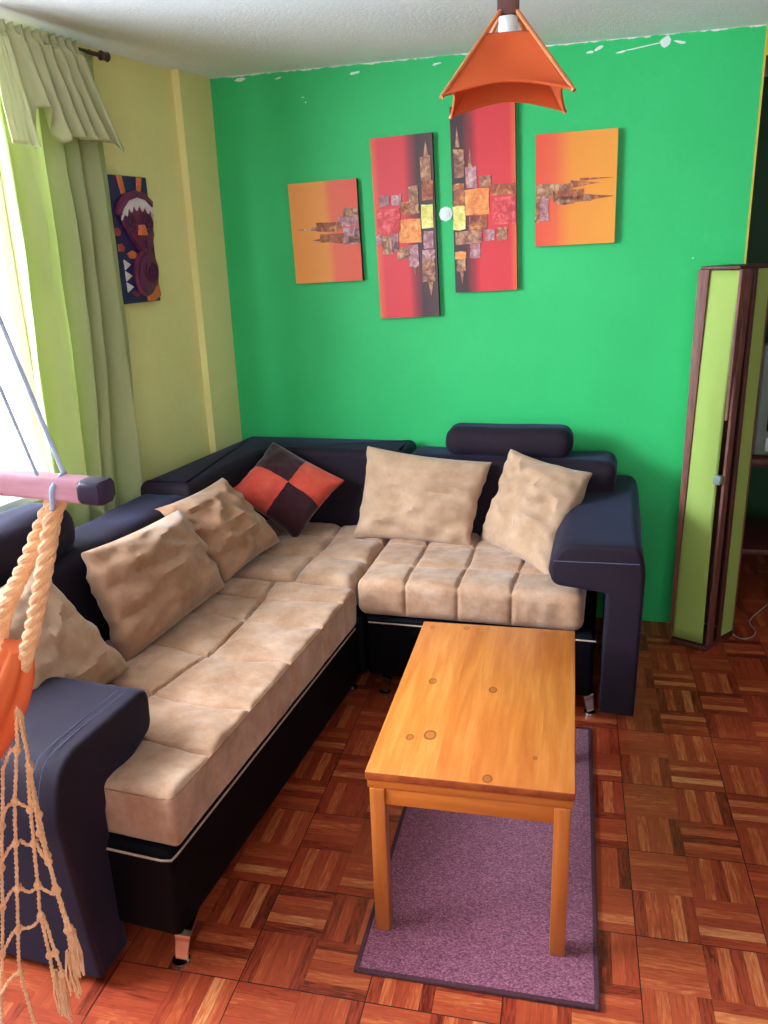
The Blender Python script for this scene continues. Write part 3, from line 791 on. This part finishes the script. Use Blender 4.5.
# ------------------------------------------------------------------ carved wall plaque
PQ = root('carved_plaque', LW(.025, .03, 1.655), 'narrow navy carved wooden plaque with purple faces and white teeth hanging beside the curtain', 'wall carving')
def PF(x, d, z):          # plaque frame: x -.115...115 across, d out of the wall, z -.225...225
    return LW(.025 + x + z*-.012, .004 + d, 1.655 + z)
mp = {'navy': noisy('navy_paint', srgb(30, 26, 76), srgb(44, 34, 96), 20, .5), 'purple': noisy('purple_paint', srgb(92, 28, 66), srgb(120, 44, 82), 30, .45, .3, 60),
      'dpurple': noisy('deep_purple_paint', srgb(72, 22, 60), srgb(88, 30, 70), 30, .5), 'white': noisy('white_paint', srgb(214, 200, 206), srgb(228, 214, 218), 30, .6), 'orange': noisy('copper_orange_paint', srgb(206, 104, 60), srgb(222, 126, 74), 40, .5)}
bm = bmesh.new(); box(bm, PF, -.115, .115, 0, .026, -.225, .225, .004); link('board', bm, mp['navy'], PQ)
def plate(outline, d0, d1, m, name, bev=.002):
    bm = bmesh.new(); prism(bm, outline, lambda p_, l, q: PF(p_, l, q), d0, d1, bev); return link(name, bm, m, PQ)
def ell(cx, cz, rx, rz, a0=0, a1=360, n=26, rot=0):
    out = []
    for k in range(n + (0 if a1-a0 >= 360 else 1)):
        a = radians(a0 + (a1-a0)*k/n); x, z = rx*cos(a), rz*sin(a)
        out.append((cx + x*cos(rot) - z*sin(rot), cz + x*sin(rot) + z*cos(rot)))
    return out
plate([(-.055, .225), (-.025, .225), (-.015, .165), (-.038, .160)], .026, .031, mp['orange'], 'horn_stripe')
plate([(.055, .222), (.085, .222), (.070, .170), (.045, .172)], .026, .031, mp['orange'], 'horn_stripe')
arcs = [(-.088, .092), (-.072, .128), (-.035, .160), (.018, .174), (.070, .166), (.108, .138)]
plate(arcs + [(.104, .118), (.068, .146), (.018, .154), (-.030, .141), (-.062, .114), (-.072, .086)], .026, .052, mp['purple'], 'brow_arch', .004)
zz = [(-.082, .078)]
tp = [(-.060, .112), (-.030, .138), (.018, .151), (.066, .143), (.102, .116)]
lowz = [(-.070, .070), (-.052, .094), (-.040, .080), (-.028, .116), (-.012, .098), (.002, .128), (.018, .104), (.034, .128), (.050, .102), (.064, .120), (.080, .094), (.092, .108), (.108, .084)]
plate(tp[::-1] + lowz, .040, .047, mp['white'], 'tooth_band', .0)
plate([(-.066, .085), (-.045, .115), (.0, .135), (.055, .132), (.104, .100), (.110, .02), (.088, -.030), (.060, -.068), (.036, -.060), (.0, -.02), (-.030, .02), (-.055, .05)], .026, .040, mp['purple'], 'upper_face', .008)
for cx in (-.022, .072):
    for r0, r1, d in ((.026, .022, .050), (.012, .008, .050)):
        bm = bmesh.new(); tube(bm, [PF(x, d-.008, z) for x, z in ell(cx, .062, r0, r0*1.15)] + [PF(cx+r0, d-.008, .062)], .0055, 6, cap=False); link('eye_ring', bm, mp['dpurple'], PQ)
plate([(.016, .055), (.036, .055), (.046, .018), (.010, .018)], .040, .060, mp['orange'], 'nose')
bm = bmesh.new(); tube(bm, catmull([PF(-.045, .042, .05), PF(-.012, .042, .0), PF(.04, .044, -.048), PF(.052, .044, -.03), PF(.05, .044, .0)], 5), .005, 6); link('cheek_ridge', bm, mp['dpurple'], PQ)
plate(ell(.035, -.115, .062, .090, n=30, rot=-.25), .026, .046, mp['purple'], 'lower_face', .008)
bm = bmesh.new()
for (cx, cz, r) in ((.055, -.115, .030), (.055, -.115, .014)): tube(bm, [PF(x, .049, z) for x, z in ell(cx, cz, r, r*1.15)] + [PF(cx+r, .049, cz)], .005, 6, cap=False)
tube(bm, catmull([PF(.03, .049, -.05), PF(-.005, .049, -.09), PF(-.01, .049, -.14), PF(.01, .049, -.19)], 5), .006, 6); link('spiral_ridge', bm, mp['dpurple'], PQ)
for k, z in enumerate((-.085, -.125, -.165)):
    plate([(-.072, z+.018), (-.072, z-.018), (-.038, z)], .026, .033, mp['white'], 'tooth')
plate([(.03, -.19), (.06, -.165), (.095, -.12), (.108, -.205), (.07, -.221), (.035, -.221)], .026, .038, mp['orange'], 'sun_rays')
for (x, z) in ((-.088, .030), (-.078, -.025)): plate([(x-.016, z+.012), (x+.004, z+.015), (x+.018, z+.002), (x+.010, z-.013), (x-.014, z-.012)], .026, .034, noisy('brick_pink_paint', srgb(166, 66, 74), srgb(184, 80, 84), 30, .6), 'cheek_spot')
plate([(-.05, -.045), (-.02, -.035), (.01, -.05), (-.01, -.065), (-.04, -.062)], .026, .034, mp['orange'], 'cheek_spot')
plate([(-.055, -.185), (-.02, -.180), (.0, -.195), (-.03, -.205)], .026, .033, mp['purple'], 'cheek_spot')

# ------------------------------------------------------------------ curtain and rod
RD_ = root('curtain_rod', LW(-.8, .10, 2.245), 'thin dark curtain rod with a ball finial just under the ceiling at the window', 'curtain rod')
bm = bmesh.new(); tube(bm, [LW(-2.7, .10, 2.240), LW(-.115, .10, 2.240)], .007, 10); link('pole', bm, M['rod'], RD_)
bm = bmesh.new(); c = LW(-.095, .10, 2.240); d = (LW(1, 0, 0)-LW(0, 0, 0)).normalized()
tube(bm, [c - d*.03 + d*.06*t/12 for t in range(13)], lambda t: .0135*sqrt(max(.03, 1-(2*t-1)**2)) + (.004 if .2 < t < .3 or .7 < t < .8 else 0), 16)
link('finial', bm, M['rod'], RD_, label='purple-brown ball finial')
bm = bmesh.new(); tube(bm, [LW(-.16, 0.0, 2.245), LW(-.16, .10, 2.245)], .005, 8); link('bracket', bm, M['rod'], RD_)

CU = root('window_curtain', LW(-.4, .09, .72), 'lime green pleated curtain with gathered valance hanging at the left window behind the sofa', 'curtain')
bm = bmesh.new(); nu, nv = 150, 48; rows = []
for j in range(nv+1):
    tz_ = j/nv; z = 2.235 - tz_*1.56
    row = []
    for i in range(nu+1):
        u = i/nu
        s0 = -.60 + .02*tz_ - .05*tz_*tz_; s1 = -.150 - .012*min(1, tz_*3) - .06*max(0, tz_-.6)*2.2
        ph = u*4.6*2*pi + 1.5*sin(3*u*pi + 1.5*tz_) + .7*noise.noise(Vector((u*3, tz_*2.2, 0)))
        amp = (.012 + .034*min(1, tz_*3))*(.75 + .5*noise.noise(Vector((u*5, tz_*1.5, 5))))
        s_ = s0 + (s1-s0)*u + .006*sin(2*ph)
        off = .098 + amp*(sin(ph) + .25*sin(2*ph+.8)) + .008*noise.noise(Vector((u*14, tz_*9, 2)))
        row.append(bm.verts.new(LW(s_, max(off, .05), z)))
    rows.append(row)
for j in range(nv):
    for i in range(nu): bm.faces.new([rows[j][i], rows[j][i+1], rows[j+1][i+1], rows[j+1][i]])
cp = link('curtain_panel', bm, M['curtain'], CU)
sm = cp.modifiers.new('t', 'SOLIDIFY'); sm.thickness = .0015; sm.offset = 0
# valance: rod pocket frill then folds fanning out to a stepped hem
bm = bmesh.new(); nu, nv = 170, 22; rows = []
hem = [(-.60, 1.925), (-.50, 1.918), (-.485, 1.925), (-.478, 2.03), (-.455, 2.035), (-.43, 1.985), (-.40, 1.940), (-.36, 1.965), (-.26, 1.960), (-.20, 1.966), (-.17, 1.962), (-.155, 1.930), (-.14, 1.955)]
def hemz(s):
    for (a, za), (b, zb) in zip(hem[:-1], hem[1:]):
        if a <= s <= b: return za + (zb-za)*(s-a)/(b-a)
    return hem[-1][1] if s > hem[-1][0] else hem[0][1]
for j in range(nv+1):
    tz_ = j/nv; row = []
    for i in range(nu+1):
        u = i/nu; st = -.62 + (.62-.26)*u; sb = -.60 + (.60-.145)*u
        z1 = hemz(sb); zt = 2.250; z = zt + (z1-zt)*tz_
        k = tz_**1.3; s_ = st + (sb-st)*k
        ph = max(0, u-.16)*7.5*2*pi + .9*sin(u*9)
        off = .125 + .012*tz_ + (.008 + .017*tz_)*sin(ph)*min(1, u/.2 + .2) + .005*noise.noise(Vector((u*40, tz_*5, 1)))
        if tz_ < .12: off = .112 + .008*sin(u*70); z += .004*sin(u*70)
        row.append(bm.verts.new(LW(s_, off + .022, z)))
    rows.append(row)
for j in range(nv):
    for i in range(nu): bm.faces.new([rows[j][i], rows[j][i+1], rows[j+1][i+1], rows[j+1][i]])
vp_ = link('valance', bm, M['valance'], CU)
sm = vp_.modifiers.new('t', 'SOLIDIFY'); sm.thickness = .002; sm.offset = 0

# ------------------------------------------------------------------ pendant lamp
PL = root('pendant_lamp', (0.545, 0.24, H), 'orange cloth pyramid pendant lamp with curved hems hanging from the ceiling', 'ceiling lamp')
fc = [Vector((.436, .115, 1.878)), Vector((.684, .134, 1.876)), Vector((.665, .395, 1.874)), Vector((.417, .375, 1.876))]   # bottom corners, camera side first
ctr = sum(fc, Vector())/4; tc = [Vector((ctr.x, ctr.y, 1.998)) + (q-ctr)*.36 for q in fc]
for q in tc: q.z = 1.998
for k in range(4):
    A, B, Ct, D = fc[k], fc[(k+1) % 4], tc[(k+1) % 4], tc[k]
    bm = bmesh.new(); n = 24; rows = []
    for j in range(n+1):
        v_ = j/n; row = []
        for i in range(n+1):
            u = i/n; low = A.lerp(B, u); top_ = D.lerp(Ct, u); arc = .027*(1-(2*u-1)**2)
            a = low + (top_-low).normalized()*arc
            q = a.lerp(top_, v_); q += (ctr - q)*Vector((1, 1, 0)).length*0.0
            inw = Vector((ctr.x-q.x, ctr.y-q.y, 0)).normalized()*.010*sin(pi*u)*sin(pi*v_)
            row.append(bm.verts.new(q + inw))
        rows.append(row)
    for j in range(n):
        for i in range(n): bm.faces.new([rows[j][i], rows[j][i+1], rows[j+1][i+1], rows[j+1][i]])
    o = link('shade_panel', bm, M['orange_cloth'], PL)
    s_ = o.modifiers.new('t', 'SOLIDIFY'); s_.thickness = .0022
    bm = bmesh.new(); path = []
    for i in range(n+1):
        u = i/n; low = A.lerp(B, u); top_ = D.lerp(Ct, u); path.append(low + (top_-low).normalized()*.027*(1-(2*u-1)**2))
    tube(bm, path, .0032, 8); link('hem', bm, M['orange_cloth'], PL)
    d = (tc[k]-fc[k]).normalized()
    bm = bmesh.new(); tube(bm, [fc[k] - d*.006, tc[k] + d*.085], .0045, 10)
    link('frame_dowel', bm, M['dowel'], PL)
bm = bmesh.new(); box(bm, ID, ctr.x-.021, ctr.x+.021, ctr.y-.021, ctr.y+.021, 2.035, H-.001, .002); link('stem', bm, M['dark_wood2'], PL, label='square dark wood stem')
bm = bmesh.new(); tube(bm, [Vector((ctr.x, ctr.y, 2.034)), Vector((ctr.x, ctr.y, 2.0)), Vector((ctr.x, ctr.y, 1.99))], .019, 18); link('bulb_socket', bm, M['white_plastic'], PL)

# ------------------------------------------------------------------ floor lamp (tall column)
FL = root('floor_lamp', (1.27, 1.63, 0), 'tall column lamp of lime cloth panels and dark wooden slats, right of the sofa', 'floor lamp')
AF = radians(-27); AF2 = radians(51)
def FF(x, y, z):    # x along the front face (0..0.125), y depth (0..0.18)
    lean = .0
    return Vector((1.140 + x*cos(AF) + y*cos(AF2), 1.585 + x*sin(AF) + y*sin(AF2), z))
fwid, fdep, fh = .142, .215, 1.495
bm = bmesh.new(); box(bm, FF, 0, fwid, 0, fdep, .0, .022, .003); link('bottom_plate', bm, M['dark_wood2'], FL)
bm = bmesh.new(); box(bm, FF, 0.002, fwid-.002, 0.002, fdep-.002, fh-.012, fh, .002); link('top_plate', bm, M['dark_wood2'], FL)
def slat(pts, name='slat', m='dark_wood', thk=.008, face='front'):
    bm = bmesh.new()
    if face == 'front': prism(bm, pts, lambda p_, l, q: FF(p_, l, q), -.004, .006, .0015)
    elif face == 'side': prism(bm, pts, lambda p_, l, q: FF(fwid + l, p_, q), -.006, .004, .0015)
    elif face == 'back': prism(bm, pts, lambda p_, l, q: FF(p_, fdep + l, q), -.006, .004, .0015)
    else: prism(bm, pts, lambda p_, l, q: FF(l, p_, q), -.004, .006, .0015)
    link(name, bm, M[m], FL)
# front: left slat tapering downwards, lime panel
slat([(-.004, .022), (.004, .022), (.026, 1.05), (.036, fh-.012), (-.004, fh-.012)])
bm = bmesh.new(); n = 30; rows = []
for j in range(n+1):
    z = .03 + (fh-.045)*j/n; t_ = j/n; x0_ = .004 + .014*t_; x1_ = fwid - .012 - .004*(1-t_) + .012*t_*t_ - .006*sin(pi*t_)
    rows.append([bm.verts.new(FF(x0_ + (x1_-x0_)*i/10, .010 - .014*sin(pi*i/10)*sin(pi*min(1, t_*1.0)), z)) for i in range(11)])
for j in range(n):
    for i in range(10): bm.faces.new([rows[j][i], rows[j][i+1], rows[j+1][i+1], rows[j+1][i]])
o = link('cloth_panel', bm, M['lime_panel'], FL); s_ = o.modifiers.new('t', 'SOLIDIFY'); s_.thickness = .002
# side: upright slat, crossing slat, lime strip
slat([(.014, .022), (.050, .022), (.060, 1.0), (.080, fh-.012), (.050, fh-.012), (.026, 1.0)], face='side')
slat([(-.004, .95), (.004, .95), (.050, fh-.012), (.004, fh-.012)], face='side')
bm = bmesh.new(); prism(bm, [(.115, .03), (.206, .03), (.208, fh-.014), (.118, fh-.014)], lambda p_, l, q: FF(fwid+l, p_, q), -.004, -.001); link('cloth_panel', bm, M['lime_panel'], FL)
slat([(.094, .022), (.112, .022), (.114, fh-.012), (.096, fh-.012)], face='side', m='dark_wood2')
bm = bmesh.new(); box(bm, FF, fwid-.03, fwid-.002, .0, .026, .70, .735, .003); link('clip', bm, M['grey_plastic'], FL)
# back and far side
slat([(0, .022), (.02, .022), (.02, fh-.012), (0, fh-.012)], face='back'); slat([(fwid-.02, .022), (fwid, .022), (fwid, fh-.012), (fwid-.02, fh-.012)], face='back')
slat([(fdep-.02, .022), (fdep, .022), (fdep, fh-.012), (fdep-.02, fh-.012)], face='left')
bm = bmesh.new(); prism(bm, [(.01, .03), (fdep-.02, .03), (fdep-.02, fh-.014), (.01, fh-.014)], lambda p_, l, q: FF(l, p_, q), .004, .006); link('cloth_panel', bm, M['lime_panel'], FL)
bm = bmesh.new(); prism(bm, [(.02, .03), (fwid-.02, .03), (fwid-.02, fh-.014), (.02, fh-.014)], lambda p_, l, q: FF(p_, fdep+l, q), -.004, -.001); link('cloth_panel', bm, M['dark_wood2'], FL)
bm = bmesh.new(); tube(bm, catmull([Vector((1.40, 1.70, .004)), Vector((1.43, 1.66, .004)), Vector((1.475, 1.68, .004)), Vector((1.50, 1.74, .004)), Vector((1.50, 1.85, .004)), Vector((1.62, 2.05, .004))], 8), .003, 8)
link('power_cord', bm, M['piping'], FL, label='pale power cord on the floor')

# ------------------------------------------------------------------ television on its stand, past the end of the green wall
ST = root('tv_stand', (1.85, 2.15, 0), 'dark wooden stand carrying the television, mostly hidden by the column lamp', 'tv stand')
bm = bmesh.new(); box(bm, ID, 1.40, 2.20, 1.98, 2.45, .655, .690, .004); link('stand_top', bm, M['dark_wood2'], ST)
bm = bmesh.new(); box(bm, ID, 1.42, 2.18, 2.00, 2.43, .25, .275, .003); link('shelf', bm, M['dark_wood2'], ST)
for (x_, y_) in ((1.42, 2.0), (2.14, 2.0), (1.42, 2.39), (2.14, 2.39)):
    bm = bmesh.new(); box(bm, ID, x_, x_+.04, y_, y_+.04, 0, .655, .003); link('leg', bm, M['dark_wood2'], ST)
TV = root('television', (1.75, 2.2, .69), 'grey-green box television with dark screen behind the column lamp', 'television')
bm = bmesh.new(); dense(bm, ID, 1.475, 2.035, 2.03, 2.09, .692, 1.165, .015, .03)
link('front_bezel', bm, M['grey_plastic'], TV)
bm = bmesh.new()
def tvd(p_, n_):
    k = max(0, (p_.y-2.1)/.3); c = Vector((1.755, p_.y, .92)); return c + (p_-c)*(1-.35*k)
dense(bm, ID, 1.49, 2.02, 2.085, 2.40, .70, 1.155, .02, .03, tvd); link('housing', bm, M['grey_plastic'], TV)
bm = bmesh.new()
def scd(p_, n_): return p_ + Vector((0, -.012*(1-((p_.x-1.755)/.23)**2)*(1-((p_.z-.97)/.17)**2), 0))
dense(bm, ID, 1.52, 1.99, 2.022, 2.032, .80, 1.13, .004, .02, scd); link('screen', bm, M['screen'], TV)
bm = bmesh.new(); box(bm, ID, 1.52, 1.99, 2.022, 2.031, .715, .775, .003); link('control_strip', bm, M['white_plastic'], TV)

# ------------------------------------------------------------------ hammock chair hanging at the left
HM = root('hammock_chair', (-.10, -.86, H), 'apricot rope hammock chair with rosy wooden spreader bar and knotted fringe, hanging near the camera', 'hammock chair')
b1 = Vector((.207, -.880, 1.357)); b0 = Vector((-.60, -.80, 1.377))
ax = (b1-b0).normalized(); ay = Vector((0, 0, 1)).cross(ax).normalized(); az = ax.cross(ay)
def BF(x, y, z): return b1 + ax*x + ay*y + az*z
bm = bmesh.new(); L_ = (b1-b0).length
prism(bm, rounded([(-.015, -.0128), (.015, -.0128), (.015, .0128), (-.015, .0128)], [.006]*4, 4), lambda p_, l, q: BF(l, p_, q), -L_, -.022, .001)
bar = link('spreader_bar', bm, M['bar'], HM)
bm = bmesh.new(); prism(bm, rounded([(-.0153, -.0131), (.0153, -.0131), (.0153, .0131), (-.0153, .0131)], [.006]*4, 4), lambda p_, l, q: BF(l, p_, q), -.022, .004, .003)
link('bar_end', bm, M['bar_end'], bar, label='dark painted end of the bar')
hook = Vector((-.13, -.83, H-.03))
bm = bmesh.new(); tube(bm, [hook + Vector((0, 0, .03)), hook + Vector((0, 0, .012))], .006, 8)
tube(bm, [hook + Vector((.014*sin(a/16*2*pi), 0, .014*cos(a/16*2*pi)-.002)) for a in range(17)], .003, 8, cap=False); link('ceiling_hook', bm, M['chrome'], HM)
for (x_, y_, xo) in ((-.058, .010, 0), (-.074, -.012, -.02)):
    bm = bmesh.new(); a = BF(x_, y_, .015); tube(bm, [a, a.lerp(hook + Vector((xo, y_, 0)), 1.0)], .0026 if x_ > -.06 else .002, 8); link('suspension_cord', bm, M['string'], HM)
bm = bmesh.new(); tube(bm, catmull([BF(-.058, .012, .014), BF(-.050, -.020, .004), BF(-.052, -.02, -.016), BF(-.066, -.006, -.022), BF(-.075, .01, -.016)], 6), .003, 8); link('cord_knot', bm, M['string'], HM)
for x_ in (-.735, -.75):
    bm = bmesh.new(); tube(bm, [BF(x_, 0, .015), hook + Vector((-.01, 0, 0))], .0024, 8); link('suspension_cord', bm, M['string'], HM)
yh = -.872
def q3(x, z, dy=0): return Vector((x, yh + dy, z))
bm = bmesh.new(); braid(bm, catmull([q3(.150, 1.352), q3(.137, 1.325, -.003), q3(.118, 1.27, -.004), q3(.092, 1.20, -.004), q3(.072, 1.155, -.002), q3(.056, 1.125)], 6), .0056, .0052, .052)
link('braided_rope', bm, M['rope'], HM)
bm = bmesh.new(); braid(bm, catmull([q3(.142, 1.352, .014), q3(.118, 1.32, .012), q3(.085, 1.265, .01), q3(.045, 1.205, .01), q3(.022, 1.15, .008), q3(.010, 1.10, .004)], 6), .0056, .0052, .052)
link('braided_rope', bm, M['rope'], HM)
bm = bmesh.new(); braid(bm, catmull([q3(-.56, 1.352), q3(-.53, 1.27), q3(-.48, 1.18), q3(-.44, 1.10)], 6), .0056, .0052, .052)
link('braided_rope', bm, M['rope'], HM)
# bunched seat cloth between the two rope ends, drooping to the left
bm = bmesh.new(); n1, n2 = 40, 26; rows = []
cpath = catmull([q3(.052, 1.155), q3(.030, 1.10), q3(-.016, 1.03), q3(-.075, .96), q3(-.14, .87), q3(-.20, .78), q3(-.30, .80), q3(-.38, .90), q3(-.43, 1.08)], 6)
for i, c in enumerate(cpath):
    t_ = i/(len(cpath)-1); r_ = .016 + .012*sin(pi*t_) + (.004 if t_ > .03 else -.001); d = (cpath[min(i+1, len(cpath)-1)]-cpath[max(i-1, 0)]).normalized(); s_ = d.cross(Vector((0, 1, 0))).normalized()
    ring = []
    for k in range(n2*2):
        a = 2*pi*k/(n2*2); rr = r_*(1 + .12*sin(5*a + 3*t_) + .07*sin(9*a))
        ring.append(bm.verts.new(c + s_*cos(a)*rr + Vector((0, 1, 0))*sin(a)*rr*(1 + 2.2*sin(pi*t_))))
    rows.append(ring)
for i in range(len(rows)-1):
    for k in range(n2*2): bm.faces.new([rows[i][k], rows[i][(k+1) % (n2*2)], rows[i+1][(k+1) % (n2*2)], rows[i+1][k]])
bm.faces.new(rows[0]); bm.faces.new(rows[-1])
link('seat_sling', bm, M['sling'], HM, label='bunched orange cloth')
# knotted net fringe
NET = [
    [(0.042, 1.085), (0.029, 1.008), (0.01, 0.928), (-0.002, 0.86), (-0.015, 0.783), (-0.028, 0.709), (-0.039, 0.632), (-0.034, 0.527), (-0.036, 0.50)],
    [(0.039, 1.081), (0.039, 0.976), (0.036, 0.925), (0.035, 0.879), (0.04, 0.833), (0.045, 0.786), (0.053, 0.724), (0.056, 0.695)],
    [(0.04, 1.081), (0.036, 0.981), (0.036, 0.905), (0.037, 0.839), (0.039, 0.785), (0.045, 0.715), (0.041, 0.644)],
    [(0.039, 0.976), (0.031, 0.918), (0.026, 0.864), (0.019, 0.795), (0.014, 0.742), (0.015, 0.673), (0.014, 0.612)],
    [(0.014, 0.742), (0.022, 0.674), (0.026, 0.638), (0.025, 0.599)],
    [(0.029, 1.008), (0.012, 0.999), (-0.005, 0.969)], [(0.01, 0.928), (0.021, 0.924), (0.032, 0.92)],
    [(0.01, 0.928), (-0.009, 0.912), (-0.025, 0.878)], [(-0.002, 0.86), (0.01, 0.852), (0.026, 0.864)],
    [(-0.002, 0.86), (-0.019, 0.844), (-0.04, 0.807)], [(-0.015, 0.783), (0.001, 0.776), (0.019, 0.795)],
    [(-0.015, 0.783), (-0.032, 0.770), (-0.053, 0.737)], [(0.019, 0.795), (0.033, 0.786), (0.044, 0.784)],
    [(-0.028, 0.709), (-0.006, 0.716), (0.014, 0.742)], [(-0.028, 0.709), (-0.048, 0.689), (-0.071, 0.65)],
    [(-0.039, 0.632), (-0.062, 0.612), (-0.091, 0.563)], [(0.026, 0.864), (0.033, 0.84), (0.042, 0.833)],
    [(-0.005, 0.969), (-0.025, 0.878), (-0.04, 0.807), (-0.053, 0.737), (-0.071, 0.65), (-0.091, 0.563), (-.10, .50)]]
bm = bmesh.new(); knots = set()
for ci, c in enumerate(NET):
    dy = .004*((ci % 3)-1)
    P_ = catmull([q3(x, z, dy) for x, z in c], 8)
    L_ = [p_ + Vector((noise.noise(p_*90)*.0012, 0, noise.noise(p_*90 + Vector((4, 4, 4)))*.0012)) for p_ in P_]
    braid(bm, L_, .0016, .0014, .016, 2)
    if len(c) > 3:
        for x, z in c[1:-1]: knots.add((x, z, dy))
for (x, z, dy) in knots:
    c = q3(x, z, dy)
    tube(bm, [c + Vector((0, 0, .006)), c + Vector((0, 0, .003)), c, c - Vector((0, 0, .003)), c - Vector((0, 0, .006))], lambda t: .0022 + .0032*sin(pi*t), 10)
# frayed tassels
rt = random.Random(3)
for (x, z, w) in ((.056, .70, .006), (.043, .66, .008), (.022, .612, .007), (.014, .62, .005)):
    for k in range(12):
        x_ = x + rt.uniform(-w, w); tube(bm, [q3(x_*.5 + x*.5, z + .02, rt.uniform(-.004, .004)), q3(x_, z-.02, rt.uniform(-.005, .005)), q3(x_ + rt.uniform(-.003, .003), z - .045 - rt.uniform(0, .02), 0)], .0013, 5)
link('knotted_fringe', bm, M['rope'], HM, label='knotted net fringe of thin rope')
